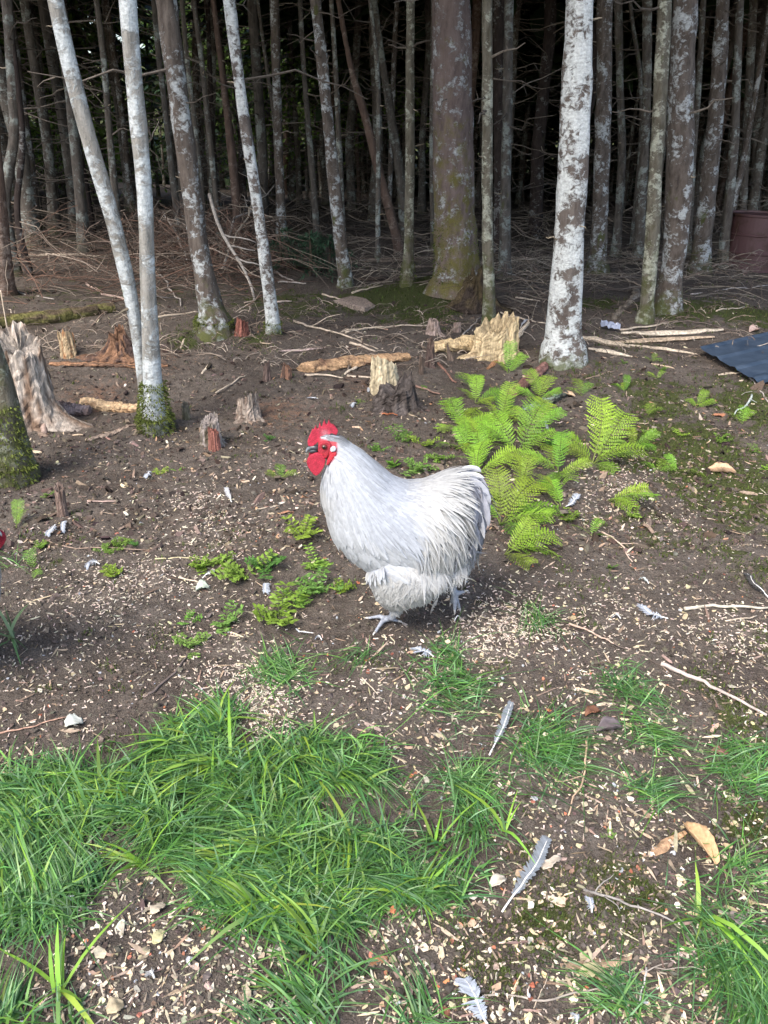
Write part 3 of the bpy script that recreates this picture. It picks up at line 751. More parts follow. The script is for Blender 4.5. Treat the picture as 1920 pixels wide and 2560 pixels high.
stump(968, 985, 903, 80, 60, (.64, .54, .36), (.52, .42, .27), 'yellowish-white broken stump on a black root clump, centre', .16, [(-1.3, .03)], -.1, 7, .8, hollow=.15)
stump(990, 1022, 965, 130, 84, (.13, .11, .10), (.055, .045, .04), 'black earthy root clump at the foot of the yellowish-white stump', .35, [(-.4, .10), (-2.5, .08), (-1.4, .05), (.3, .12)], 0, 8, .4, name='root_clump', cat='roots', hollow=.2)
stump(1083, 836, 800, 40, 24, (.42, .32, .27), (.24, .18, .14), 'small pale cut stump below the thick mossy-footed trunk, the left one of two', .08, [(-.4, .05)], 0, 9, .6)
stump(1142, 832, 806, 24, 17, (.42, .32, .27), (.28, .2, .16), 'small pale cut stump below the thick mossy-footed trunk, the right one of two', .08, [], 0, 10, .6)
stump(1074, 918, 860, 30, 17, (.20, .14, .11), (.10, .07, .06), 'dark upright stub in front of the long rotten log', .15, [(-1, .03)], 0, 11, .4, name='wood_stub')
stump(1053, 938, 892, 16, 12, (.22, .16, .13), (.12, .09, .07), 'thinner dark stub left of the dark upright one', .1, [], 0, 12, .4, name='wood_stub')
stump(1126, 902, 862, 26, 5, (.24, .18, .14), (.14, .10, .08), 'pointed dark splinter sticking up before the long rotten log', .1, [], -.25, 13, .5, name='wood_splinter', cat='wood')
stump(158, 1292, 1220, 28, 22, (.30, .22, .18), (.16, .11, .09), 'upright brown stub by the nearest left trunk', .08, [], .03, 14, .5, name='wood_stub')
stump(604, 838, 803, 42, 28, (.24, .10, .075), (.16, .07, .055), 'brick-red chunk of wood beside the swollen foot of the white-splotched trunk', .25, [], .1, 15, .7, name='wood_chunk', cat='wood')
stump(1236, 892, 815, 112, 96, (.64, .50, .30), (.42, .29, .17), 'jagged upright end of the long rotten yellow log', .28, [(-.2, .06), (3.3, .12)], 0, 16, .8, hollow=.4)
stump(716, 948, 915, 34, 20, (.36, .20, .13), (.14, .09, .07), 'little orange-brown stub at the left end of the crumbling log', .2, [], .1, 17, .5, name='wood_stub')
stump(665, 950, 912, 30, 14, (.24, .17, .14), (.10, .07, .06), 'little dark stub left of the orange-brown one', .2, [], .1, 18, .5, name='wood_stub')
stump(300, 888, 838, 110, 40, (.25, .14, .085), (.09, .06, .05), 'crumbling orange rotten mound behind the forked grey trees', .45, [(-.4, .10), (3.3, .12)], 0, 19, .5, name='rotten_mound', cat='rotten wood')
stump(1185, 765, 690, 130, 60, (.12, .09, .05), (.06, .045, .035), 'earthy root hump right of the thickest trunk', .4, [(-.5, .1), (0, .12)], 0, 21, .4, name='root_hump', cat='roots', hollow=.1)

def log(p, q, rpx, wood, bark, label, rough=.22, flat=.75, whole=.5, seed=0, name='log', cat='log', taper=(.8, 1.0, .7), wob=.04, lift=.55, n=18, mat='log', k=44, sag=0.0):
    wood = tuple(c * .85 for c in wood); bark = tuple(c * .85 for c in bark)
    a = G(*p); b = G(*q)
    r = rpx * mpp((a[1] + b[1]) / 2)
    P = wander(a, b, k, wob, 0, seed); P[:, 2] = gz(P[:, 0], P[:, 1]) * .5 + np.linspace(a[2], b[2], k) * .5 + r * flat * lift
    t = np.linspace(0, 1, k)
    rr = r * np.interp(t, np.linspace(0, 1, len(taper)), taper)
    V, F = tube(P, rr, n, rough, 6, seed=seed, flat=flat)
    s = np.repeat(t, n); aa = np.tile(np.arange(n) / n * 2 * np.pi, k)
    L = np.linalg.norm(b - a)
    m = sm(.40, .60, fbm(s * L * 9, np.cos(aa) * 1.2 + np.sin(aa), 1.2, 4, seed) + (whole - .5))
    g = .65 + .7 * fbm(s * L * 12, aa * 4, 1.5, 3, seed + 4)
    C = (np.array(bark) * (1 - m[:, None]) + np.array(wood) * m[:, None]) * g[:, None]
    C = np.vstack([C, np.array([wood]) * .8, np.array([wood]) * .8])
    c0 = P[k // 2].copy()
    o = link(name, mesh_np(name, V - c0, F, np.clip(C, 0, 1), smooth=False), M[mat], None, c0)
    return tag(o, label, cat)
log((1080, 880), (1240, 868), 38, (.62, .47, .27), (.36, .23, .13), 'long rotten yellow log lying left of its jagged upright end', .25, .6, .75, 1, taper=(.5, .75, 1.1))
log((765, 930), (1022, 898), 23, (.50, .32, .18), (.20, .12, .08), 'crumbling orange log in front of the crossed sticks', .32, .6, .62, 2, taper=(.9, 1.1, .9, .6))
log((128, 912), (420, 918), 11, (.34, .19, .11), (.11, .07, .05), 'sunken orange rotten log running behind the forked grey trees', .35, .5, .55, 3)
log((212, 1012), (352, 1030), 16, (.56, .40, .24), (.40, .25, .14), 'pale yellow squared log between the largest stump and the forked grey trees', .24, .8, .7, 4, taper=(.95, 1, 1, .9))
log((140, 1030), (226, 1036), 22, (.36, .28, .26), (.20, .14, .12), 'grey root arm running from the largest stump to the pale yellow log', .28, .7, .5, 5, taper=(1.2, 1, .8))
log((-40, 822), (285, 778), 19, (.15, .14, .05), (.10, .075, .05), 'mossy fallen log crossing behind the largest stump to the left border', .14, .9, .5, 6, taper=(1.1, 1, .8))
log((1278, 992), (1362, 922), 14, (.30, .16, .13), (.17, .09, .075), 'short round reddish log in the ferns below the stout white trunk', .08, .95, .5, 7, taper=(1, 1, .8))
log((1306, 1030), (1412, 990), 12, (.30, .36, .30), (.06, .06, .05), 'dark fallen branch frilled with grey-green lichen in the ferns', .5, .8, .5, 8, name='lichen_branch', cat='branch', mat='log')
log((875, 655), (1100, 650), 7, (.26, .2, .15), (.12, .09, .07), 'straight pole lying across behind the slim greenish trunk, the upper one', .1, .9, .5, 9, name='pole', taper=(1, .9, .8))
log((880, 702), (1010, 696), 5.5, (.12, .09, .07), (.05, .04, .033), 'dark pole lying on the ground left of the slim greenish trunk', .1, .9, .5, 10, name='pole')
log((890, 672), (1120, 668), 5, (.22, .17, .13), (.1, .08, .06), 'pole lying across behind the slim greenish trunk, just below the upper one', .1, .9, .5, 11, name='pole')
log((1015, 690), (1125, 684), 6, (.14, .11, .09), (.06, .05, .04), 'dark pole running into the left side of the thickest trunk', .1, .9, .5, 12, name='pole')
log((1535, 800), (1588, 722), 8, (.33, .28, .22), (.17, .14, .11), 'crooked grey branch piece right of the stout white trunk', .12, .9, .5, 13, name='branch_piece', cat='branch', wob=.05)
log((222, 1106), (350, 1062), 9, (.36, .28, .22), (.2, .15, .12), 'splintered branch lying before the largest stump', .3, .55, .5, 14, name='branch_piece', cat='branch', taper=(.5, 1, .9, .5))
# split boards at the foot of the stout white trunk
SH = [((1455, 848), (1572, 872), 13, 'split pale board touching the stout white trunk, the nearest to it', .5), ((1552, 838), (1806, 829), 15, 'longest split pale board right of the stout white trunk, top of the pile', .4),
      ((1520, 860), (1784, 846), 13, 'split pale board lying just below the longest one', .4), ((1572, 866), (1742, 888), 10, 'split pale board pointing at the tip of the dark metal sheet', .4),
      ((1470, 876), (1580, 896), 10, 'rough brown split board lowest in the pile by the stout white trunk', .5), ((1628, 911), (1686, 923), 4.5, 'short tan splinter left of the dark metal sheet tip', .5),
      ((1794, 940), (1852, 933), 5, 'short pale splinter under the front edge of the dark metal sheet', .5), ((1284, 864), (1330, 800), 6, 'tan splinter leaning beside the jagged log end', .6),
      ((1218, 926), (1254, 890), 7, 'orange-brown bark slab before the jagged log end', .5), ((700, 881), (814, 871), 6, 'pinkish flat lath lying alone above the crumbling log', .45),
      ((862, 938), (926, 899), 5, 'tan lath leaning along the crumbling log', .5), ((1440, 1722), (1516, 1743), 6, 'frayed pale wood splinter among grass tufts, right of the white bird', .45),
      ((1491, 1764), (1566, 1772), 6.5, 'blunt tan wood splinter under the frayed pale one', .5), ((1400, 2418), (1580, 2396), 11, 'long brown bark strip near the bottom right', .35),
      ((405, 2494), (487, 2464), 5, 'whitish wood splinter in the bare soil at bottom left', .45), ((1605, 2148), (1713, 2082), 13, 'thick tan bark piece meeting the curled one, lower right', .4),
      ((925, 2412), (975, 2395), 11, 'rust-orange bark flake near the bottom middle', .35), ((1888, 2165), (1915, 2225), 9, 'pale square-cut wood flake at the right border, low down', .3),
      ((452, 872), (462, 848), 3, 'upright tan splinter right of the forked grey trees', .6), ((505, 938), (520, 915), 4, 'tan splinter stuck in soil right of the forked grey trees', .6)]
for q, (p_, q_, r_, lab, fl) in enumerate(SH):
    wc = [(.62, .51, .38), (.70, .59, .45), (.56, .43, .30)][q % 3]
    if 'pink' in lab: wc = (.55, .42, .38)
    if 'brown bark' in lab: wc = (.36, .25, .17)
    if 'orange' in lab: wc = (.42, .22, .12)
    if 'thick tan' in lab: wc = (.50, .32, .19)
    log(p_, q_, r_, wc, tuple(c * .55 for c in wc), lab, .22, fl, .7, 40 + q, 'wood_splinter' if 'bark' not in lab else 'bark_piece', 'wood' if 'bark' not in lab else 'bark', (.5, 1, 1.05, .8, .35), .03, .8, 7, k=12)

# curled sheets of bark
def curl(p, q, wpx, col, label, rise=.5, seed=0, name='bark_piece', cat='bark', mat='chip', tipw=.25, wid=(.3, 1, .9, .3)):
    a = G(*p); b = G(*q); w = wpx * mpp(a[1]) * .5
    n, m = 14, 9; t = np.linspace(0, 1, n); s = np.linspace(-1, 1, m)
    d = nrm(b - a); sd = nrm(np.cross(d, [0, 0, 1]))
    wd = w * np.interp(t, np.linspace(0, 1, len(wid)), wid)
    rg = np.random.default_rng(seed)
    e = 1 + .25 * (rg.random((n, m)) - .5)
    X = (a[None, None] * (1 - t[:, None, None]) + b[None, None] * t[:, None, None]) + sd[None, None] * (s[None, :, None] * (wd[:, None, None]) * e[..., None])
    up = (rise * w * (s[None] ** 2) * (wd / w)[:, None] + .006 + .4 * w * np.sin(t * 3.1)[:, None] * .6)
    up = up + .002 * rg.random((n, m))
    X[..., 2] = gz(X[..., 0], X[..., 1]) + up
    th = .0025
    V = np.concatenate([X.reshape(-1, 3), X.reshape(-1, 3) - [0, 0, th]])
    i = (np.arange(n - 1)[:, None] * m + np.arange(m - 1)[None]).ravel(); F = np.stack([i, i + m, i + m + 1, i + 1], -1)
    F2 = F[:, ::-1] + n * m
    rim = list(range(m)) + [r * m + m - 1 for r in range(1, n)] + [(n - 1) * m + c for c in range(m - 2, -1, -1)] + [r * m for r in range(n - 2, 0, -1)]
    rim = np.array(rim); r2 = np.roll(rim, -1)
    F3 = np.stack([rim, r2, r2 + n * m, rim + n * m], -1)
    C = np.tile(np.array(col) * (.75 + .5 * fbm(np.repeat(t, m) * 4, np.tile(s, n) * 2, 2, 3, seed))[:, None], (2, 1))
    c0 = X.mean((0, 1))
    o = link(name, mesh_np(name, V - c0, [F, F2, F3], C, smooth=True), M[mat], None, c0)
    return tag(o, label, cat)
curl((1709, 2062), (1790, 2166), 42, (.52, .34, .19), 'curled tan bark sheet with a raised edge, lower right', 1.3, 1)
curl((1768, 1184), (1838, 1188), 24, (.58, .38, .24), 'boat-shaped orange bark curl on the moss, right side', 1.6, 2)
curl((1402, 988), (1436, 998), 22, (.50, .36, .24), 'tan bark scrap at the end of the lichen-frilled branch', .6, 3)
curl((1490, 1832), (1556, 1822), 32, (.20, .165, .17), 'dull purple-grey dead leaf standing on the soil, lower right', 1.4, 4, 'dead_leaf', 'leaf', 'leaf', wid=(.2, 1, .8, .15))
curl((1462, 1796), (1500, 1782), 26, (.25, .12, .07), 'crumpled rust-brown dead leaf under the blunt tan splinter', 1.0, 5, 'dead_leaf', 'leaf', 'leaf')
curl((1776, 1884), (1822, 1890), 26, (.36, .17, .15), 'flat reddish dead leaf near the right border', .2, 6, 'dead_leaf', 'leaf', 'leaf', wid=(.2, 1, .4, .9, .1))
curl((165, 1822), (208, 1808), 38, (.66, .68, .62), 'whitish round leaf lying behind the big grass patch, left', .5, 7, 'dead_leaf', 'leaf', 'leaf', wid=(.5, 1, 1, .4))
curl((490, 1480), (524, 1476), 26, (.55, .62, .52), 'pale green folded leaf among the seedlings, left of the bird', .9, 8, 'dead_leaf', 'leaf', 'leaf', wid=(.5, 1, .9, .3))
curl((955, 1042), (994, 1042), 12, (.58, .22, .10), 'bright orange leaf below the black root clump', .4, 9, 'dead_leaf', 'leaf', 'leaf')
curl((1780, 1042), (1820, 1046), 14, (.55, .26, .15), 'orange-pink leaf on the moss near the right border', .3, 10, 'dead_leaf', 'leaf', 'leaf')
curl((380, 2290), (412, 2262), 34, (.62, .54, .42), 'cream leaf on bare soil inside the big grass patch, upper one', .3, 11, 'dead_leaf', 'leaf', 'leaf', wid=(.3, 1, .6, .8, .3))
curl((385, 2368), (412, 2335), 28, (.56, .52, .30), 'yellowish leaf on bare soil inside the big grass patch, lower one', .3, 12, 'dead_leaf', 'leaf', 'leaf', wid=(.3, 1, .7, .3))
curl((270, 2545), (312, 2520), 40, (.50, .42, .28), 'tan leaf at the bottom border, left', .3, 13, 'dead_leaf', 'leaf', 'leaf')
curl((1355, 2180), (1400, 2150), 34, (.62, .54, .44), 'cream leaf beside the lower long grey feather', .4, 14, 'dead_leaf', 'leaf', 'leaf', wid=(.3, 1, .5, .7, .2))
curl((1225, 2225), (1262, 2205), 36, (.66, .60, .50), 'cream leaf at the right edge of the big grass patch', .5, 15, 'dead_leaf', 'leaf', 'leaf')
curl((1448, 2440), (1505, 2430), 38, (.50, .46, .26), 'yellow-green leaf just under the long brown bark strip', .3, 16, 'dead_leaf', 'leaf', 'leaf')
curl((1815, 2300), (1862, 2330), 46, (.34, .28, .25), 'grey-brown dead leaf by the big grass clump at lower right', .4, 17, 'dead_leaf', 'leaf', 'leaf')
curl((1860, 690), (1866, 668), 16, (.62, .45, .38), 'small pinkish leaf on the moss above the dark metal sheet', .3, 18, 'dead_leaf', 'leaf', 'leaf')
curl((1874, 832), (1896, 826), 20, (.66, .50, .42), 'pale pink curled leaf above the dark metal sheet', .9, 19, 'dead_leaf', 'leaf', 'leaf')
curl((700, 1290), (735, 1286), 12, (.50, .27, .17), 'small rust leaf near the breast of the white bird', .3, 20, 'dead_leaf', 'leaf', 'leaf')

# ------------------------------------------------------------------ flat slab, plastic, metal sheet, drum
def slab():
    pts = [(836, 757), (880, 741), (915, 748), (937, 769), (912, 781), (872, 770)]
    P = np.array([G(*p) for p in pts]); c0 = P.mean(0); P = P - c0; P[:, 2] = .02
    mb = MB(); n = len(P); B = P * [1.0, 1.0, 1] - [0, 0, .045]; I = P * [.9, .9, 1] + [0, 0, .006]
    V = np.vstack([B, P, I, [[0, 0, .03]]]); j = np.arange(n); j2 = (j + 1) % n
    mb.add(V, [np.vstack([np.stack([j, j2, j2 + n, j + n], 1), np.stack([j + n, j2 + n, j2 + 2 * n, j + 2 * n], 1)]), np.stack([j + 2 * n, j2 + 2 * n, np.full(n, 3 * n)], 1)], (.30, .235, .19))
    tag(mb.build('flat_stone', M['log'], loc=c0), 'flat pale brown slab lying below the slim brown and grey trunk', 'stone')
slab()
def plastic():
    a = G(1500, 822); b = G(1548, 830); n, m = 12, 7; rg = np.random.default_rng(3)
    t, s = np.meshgrid(np.linspace(0, 1, n), np.linspace(-1, 1, m), indexing='ij')
    w = .045 * np.sin(np.pi * np.clip(t, .05, .95)) ** .6
    X = a + (b - a) * t[..., None] + np.array([0, 1, 0]) * (s * w)[..., None]
    X[..., 2] = a[2] + .02 + .035 * (1 - s ** 2) + .02 * rg.random((n, m))
    i = (np.arange(n - 1)[:, None] * m + np.arange(m - 1)[None]).ravel(); F = np.stack([i, i + m, i + m + 1, i + 1], -1)
    mt, nt, bb = nodes('bluish_plastic'); bb.inputs['Base Color'].default_value = (.30, .33, .42, 1); bb.inputs['Roughness'].default_value = .22
    o = link('plastic_scrap', mesh_np('plastic_scrap', X.reshape(-1, 3) - a, F), mt, None, a)
    tag(o, 'crumpled bluish see-through plastic scrap above the split boards', 'plastic')
plastic()
def sheet():
    # corrugated sheet: tip at the left, running off to the right
    A = G(1744, 890); B = G(1965, 838); Cc = G(1802, 924); 
    ex = nrm(B - A) ; ex[2] = 0; ex = nrm(ex); L = 2.1
    ey = Cc - A; ey[2] = 0; ey = ey - ex * (ey @ ex) ; wl = 1.0
    eyn = nrm(ey); sk = (Cc - A) @ ex
    m = 49; n = 24
    s = np.linspace(0, 1, m); t = np.linspace(0, 1, n)
    prof = lambda x: .010 * (np.clip(np.cos(x * 2 * np.pi / .19) * 2.2 - 1.1, 0, 1))
    W = .64
    V = []
    for q in (0, 1):
        for tt in t:
            off = sk / max(np.linalg.norm(ey), .05)
            P = A + eyn * (s[:, None] * W) + ex * (s[:, None] * W * off * .9 + tt * L * (1 - .0 * s[:, None]))
            P[:, 2] = A[2] + .055 + prof(s * W) - q * .0012 + .03 * tt - .035 * s
            V.append(P)
    V = np.concatenate(V) - A
    i = (np.arange(n - 1)[:, None] * m + np.arange(m - 1)[None]).ravel(); F = np.stack([i, i + m, i + m + 1, i + 1], -1)
    Fb = F[:, ::-1] + n * m
    rim = np.array(list(range(m)) + [r * m + m - 1 for r in range(1, n)] + [(n - 1) * m + c for c in range(m - 2, -1, -1)] + [r * m for r in range(n - 2, 0, -1)]); r2 = np.roll(rim, -1)
    mt, nt, b = nodes('painted_metal'); tc = NN(nt, 'ShaderNodeTexCoord')
    nz = noise(nt, tc.outputs['Object'], 14, 5); c = mix(nt, ramp(nt, nz, [(.35, 0), (.75, 1)]), (.030, .050, .082), (.070, .098, .14))
    c = mix(nt, ramp(nt, noise(nt, tc.outputs['Object'], 40, 5), [(.66, 0), (.74, .5)]), c, (.16, .13, .11))
    nt.links.new(c, b.inputs['Base Color']); b.inputs['Roughness'].default_value = .48; b.inputs['Metallic'].default_value = .1
    o = link('metal_sheet', mesh_np('metal_sheet', V, [F, Fb, np.stack([rim, r2, r2 + n * m, rim + n * m], -1)]), mt, None, A)
    tag(o, 'dark slate-blue ribbed roofing sheet lying on the ground at the right border', 'metal sheet')
sheet()
def drum():
    b = G(1880, 668); Y = b[1]; r = 66 * mpp(Y); h = PY(1880, 532, Y)[2] - b[2] + .02
    cx = PY(1811, 640, Y)[0] + r
    prof = [(.0, 0), (.97, 0), (1.0, .01), (1.0, .30), (1.03, .315), (1.03, .335), (1.0, .35), (1.0, .62), (1.03, .635), (1.03, .655), (1.0, .67), (1.0, .95), (1.035, .965), (1.035, 1.0), (.97, 1.0), (.965, .97), (0, .965)]
    n = 48; a = np.arange(n) / n * 2 * np.pi; V = []; 
    for (q, z) in prof: V.append(np.stack([np.cos(a) * r * q, np.sin(a) * r * q, np.full(n, z * h)], 1))
    V = np.concatenate(V); k = len(prof); i = np.arange(k - 1)[:, None] * n; j = np.arange(n)[None]; j2 = (j + 1) % n
    F = np.stack([i + j, i + j2, i + n + j2, i + n + j], -1).reshape(-1, 4)
    mt, nt, bb = nodes('maroon_steel'); tc = NN(nt, 'ShaderNodeTexCoord')
    n1 = noise(nt, tc.outputs['Object'], 5, 6, .65); n2 = noise(nt, tc.outputs['Object'], 30, 5)
    c = mix(nt, ramp(nt, n1, [(.5, 0), (.62, 1)]), (.095, .044, .044), (.06, .026, .017)); c = mix(nt, ramp(nt, n2, [(.55, 0), (.75, .6)]), c, (.06, .025, .014))
    nt.links.new(c, bb.inputs['Base Color']); bb.inputs['Roughness'].default_value = .55; bump(nt, bb, n2, .3, .004)
    root = empty('metal_drum', (cx, Y, b[2] - .02), 'rusty maroon metal drum standing at the right border among the trunks', 'drum')
    link('drum_body', mesh_np('drum_body', V, F, smooth=False), mt, root)
    mb = MB(); V, F = tube([(0, 0, h * .965), (0, 0, h * .99)], [.03, .03], 12); mb.add(V + [r * .55, -r * .3, 0], F, (.1, .05, .04)); mb.build('bung', mt, root)
drum()

# ------------------------------------------------------------------ sticks
def stick(pp, rpx, label, col=(.40, .33, .25), wob=.05, lift=0.0, twigs=0, seed=0, name='stick', cat='stick', end=.55, up=None, group=None):
    P = [G(*p) for p in pp]
    Y = P[0][1]; r = rpx * mpp(P[len(P) // 2][1]) * .5
    k = 9; out = []
    for a, b in zip(P[:-1], P[1:]):
        w = wander(a, b, k, wob, 0, seed + len(out)); out.append(w if not out else w[1:])
    Q = np.concatenate(out)
    Q[:, 2] = .6 * Q[:, 2] + .4 * gz(Q[:, 0], Q[:, 1]) + r * .9 + lift * np.linspace(0, 1, len(Q)) + .004
    if up: Q[:, 2] += np.linspace(up[0], up[1], len(Q))
    c0 = Q[len(Q) // 2].copy(); Q = Q - c0
    V, F = tube(Q, np.linspace(r, r * end, len(Q)), 7, .14, seed=seed)
    cc = np.array(col) * (.75 + .5 * rng.random((len(V), 1)))
    root_me = mesh_np(name, V, F, cc, smooth=True)
    o = link(name, root_me, M['twig'], None, c0); tag(o, label, cat, group)
    rg = np.random.default_rng(seed)
    for q in range(twigs):
        i = int(rg.integers(2, len(Q) - 1)); d = nrm(Q[i] - Q[i - 1]); L = np.linalg.norm(Q[-1] - Q[0]) * rg.uniform(.15, .35)
        e = Q[i] + nrm(d + nrm(np.cross(d, [0, 0, 1])) * rg.choice([-1, 1]) * rg.uniform(.6, 1.3) + [0, 0, rg.uniform(0, .5)]) * L
        V, F = tube(wander(Q[i], e, 5, .08, seed=int(rg.integers(1e9))), np.linspace(r * .55, r * .2, 5), 5)
        link('side_twig', mesh_np('side_twig', V, F, np.tile(np.array(col), (len(V), 1)), smooth=True), M['twig'], o)
    return o
GR = (.36, .32, .28); PL = (.50, .41, .31); DK = (.12, .095, .08); BR = (.26, .19, .145)
ST = [
 ([(10, 640), (272, 643)], 7, 'long pale pole lying level behind the dark trunks on the left', PL, 0), ([(216, 712), (320, 760)], 8, 'pinkish pale stick pointing down to the forked grey trees, left of them', (.44, .32, .26), 0),
 ([(386, 692), (452, 768)], 6, 'grey stick slanting down right of the forked grey trees', GR, 1), ([(386, 693), (470, 624)], 6, 'thin stick rising right toward the white-splotched trunk', PL, 1),
 ([(231, 816), (301, 743)], 4, 'thin twig slanting up just left of the forked grey trees', BR, 1), ([(386, 797), (500, 786)], 6, 'pale stick lying level at the left of the swollen trunk foot', PL, 0),
 ([(532, 667), (650, 695)], 6, 'pale stick between the white-splotched trunk and the thin white-blotched one', PL, 1), ([(46, 731), (136, 751)], 5, 'short pale stick above the mossy fallen log', GR, 0),
 ([(540, 986), (617, 943)], 5, 'thin tan stick slanting above the grey-brown stump', PL, 0), ([(735, 806), (815, 830), (945, 878)], 6, 'long thin stick slanting down under the flat slab', PL, 2),
 ([(864, 836), (940, 822), (1090, 815)], 6, 'thin pale stick running level to the small cut stumps', PL, 1), ([(875, 862), (938, 883)], 7, 'short thick pale stick above the crumbling log', PL, 0),
 ([(763, 941), (857, 949)], 6, 'straight pale stick in front of the crumbling log, left part', PL, 0), ([(868, 944), (938, 949)], 6, 'straight pale stick touching the yellowish-white stump', PL, 0),
 ([(806, 739), (856, 752)], 5, 'short stick tucked under the left tip of the flat slab', PL, 0), ([(880, 736), (956, 716)], 5, 'thin stick resting on the top edge of the flat slab', PL, 0),
 ([(686, 681), (733, 705)], 6, 'short stick right of the thin white-blotched trunk', GR, 1), ([(690, 760), (730, 757)], 6, 'short flat stick at the foot of the thin white-blotched trunk', (.48, .38, .32), 0),
 ([(695, 708), (765, 712)], 5, 'dull stick below the green sapling', GR, 0), ([(1236, 778), (1282, 798)], 5, 'short stick just right of the slim yellow-lichened trunk', PL, 0),
 ([(1157, 840), (1203, 797)], 4, 'wispy stick above the long rotten log', GR, 0), ([(1288, 747), (1350, 756)], 5, 'pale stick in the moss left of the stout white trunk', PL, 0),
 ([(1546, 682), (1602, 718)], 6, 'pale stick ending at the slim trunk with yellow moss tufts', PL, 0), ([(1726, 739), (1920, 716)], 4, 'grey stick on the moss, crossing toward the right border', GR, 1),
 ([(1712, 699), (1925, 648)], 5, 'brown branch in front of the maroon drum', BR, 3), ([(1588, 802), (1720, 806), (1862, 838)], 5, 'long thin dark branch above the split boards', DK, 1),
 ([(1550, 829), (1672, 812)], 6, 'tan stick right of the bluish plastic scrap', PL, 0), ([(1465, 951), (1573, 916)], 4, 'curved thin stick on the brown slope below the split boards', BR, 0),
 ([(1790, 781), (1860, 770)], 4, 'short stick on the moss below the grey crossing stick', PL, 0), ([(1280, 793), (1366, 812)], 5, 'pale stick running to the left side of the stout white trunk', PL, 0),
 ([(1862, 928), (1890, 968), (1918, 1008)], 5, 'thin branch below the dark metal sheet at the right border', GR, 1), ([(1878, 992), (1862, 1020), (1835, 1040)], 6, 'lichen-grey crooked twig close to the right border', (.42, .46, .42), 1),
 ([(1503, 1333), (1557, 1372), (1580, 1407)], 5, 'bent tan stick right of the ferns', (.50, .38, .30), 1), ([(1709, 1527), (1780, 1521), (1925, 1524)], 10, 'thick pale grey stick entering from the right border', (.46, .42, .34), 0),
 ([(1811, 1560), (1891, 1542)], 5, 'short straight stick just below the thick pale grey one', PL, 0), ([(1422, 1563), (1470, 1583), (1534, 1613)], 6, 'pinkish-tan stick at the upper end of the long bare branch', (.46, .33, .26), 0),
 ([(1534, 1613), (1650, 1668)], 4, 'dark sunken stick joining the pinkish-tan one to the long bare branch', DK, 0), ([(1650, 1668), (1760, 1712), (1915, 1795)], 12, 'long bare greyish-pink branch slanting to the right border', (.42, .35, .31), 0),
 ([(1469, 1847), (1462, 1930), (1420, 2045)], 6, 'upright-looking curved tan stick between grass tufts, lower right', (.46, .33, .22), 1), ([(1458, 2229), (1560, 2262), (1683, 2310)], 8, 'grey twig lying on the lower moss patch', (.24, .22, .20), 2),
 ([(1099, 1783), (1255, 1789)], 3, 'thin olive stem beside the upper long grey feather', (.26, .28, .14), 0), ([(1205, 2495), (1330, 2508), (1520, 2470), (1672, 2414)], 6, 'long thin arching twig near the bottom border', (.30, .26, .22), 1),
 ([(1614, 2425), (1600, 2490), (1575, 2560)], 6, 'pale twig forking down from the arching twig', (.42, .40, .36), 0), ([(371, 1745), (440, 1690), (498, 1619)], 7, 'dark slanting stick above the big grass patch, left', (.15, .12, .105), 0),
 ([(388, 1402), (561, 1404)], 4, 'thin straw-coloured stem among the left seedlings', (.48, .42, .26), 0), ([(120, 1355), (190, 1376), (363, 1378)], 4, 'thin brown stem below the nearest left trunk', BR, 0),
 ([(447, 1448), (512, 1468)], 5, 'short tan stick above the pale green folded leaf', PL, 0), ([(219, 1258), (296, 1256)], 5, 'pinkish stick lying right of the upright brown stub', (.44, .32, .27), 0),
 ([(0, 1839), (80, 1822), (168, 1796)], 5, 'thin reddish stick behind the big grass patch at the left border', (.42, .26, .19), 0), ([(113, 1768), (113, 1806)], 3, 'tiny straight twig above the thin reddish stick', PL, 0),
 ([(8, 1400), (62, 1430)], 4, 'thin stick under the second bird at the left border', GR, 0), ([(640, 1278), (700, 1270)], 3.5, 'thin yellow-tan stem left of the white bird breast', PL, 0),
 ([(1340, 1745), (1400, 1722)], 4, 'small twig left of the frayed pale splinter', BR, 0), ([(905, 1700), (945, 1740)], 4, 'short thin twig above the big grass patch, middle', PL, 0),
 ([(975, 1780), (978, 1730)], 3, 'tiny upright twig above the big grass patch, middle', BR, 0), ([(1325, 2560), (1370, 2440)], 3, 'faint straw stem near the bottom border, middle right', PL, 0),
 ([(650, 2510), (712, 2458)], 3, 'faint straw stem near the bottom border, middle left', PL, 0), ([(1095, 915), (1140, 962)], 8, 'reddish root looping out of the soil left of the ferns', (.22, .12, .09), 0),
 ([(1040, 970), (1100, 990)], 7, 'brown root running right from the black root clump', (.22, .14, .11), 0), ([(1345, 660), (1300, 740)], 5, 'thin grey branch left of the stout white trunk', GR, 2),
 ([(1375, 690), (1520, 672), (1610, 655)], 6, 'dark branch crossing behind the stout white trunk', DK, 3), ([(1200, 660), (1380, 655)], 5, 'pale pole lying behind the slim yellow-lichened trunk', PL, 0)]
for q, (pp, r_, lab, c_, tw) in enumerate(ST): stick(pp, r_, lab, c_, .05, 0, tw, 300 + q)
stick([(420, 640), (474, 668)], 6, 'grey branch propped up left of the white-splotched trunk', GR, .05, 0, 2, 501, up=(.45, 0))
stick([(540, 700), (637, 756)], 11, 'thick grey branch propped up, slanting down to the thin white-blotched trunk', GR, .04, 0, 3, 502, up=(.75, 0), name='propped_branch', cat='branch')
stick([(1808, 668), (1925, 674)], 6, 'pale stick held up in front of the maroon drum', PL, .03, 0, 0, 503, up=(.2, .2))
stick([(112, 1086), (118, 1060)], 15, 'bent brown root stub standing at the right of the largest stump', (.30, .22, .18), .03, 0, 0, 504, up=(-.02, .10), name='root_stub', cat='root')
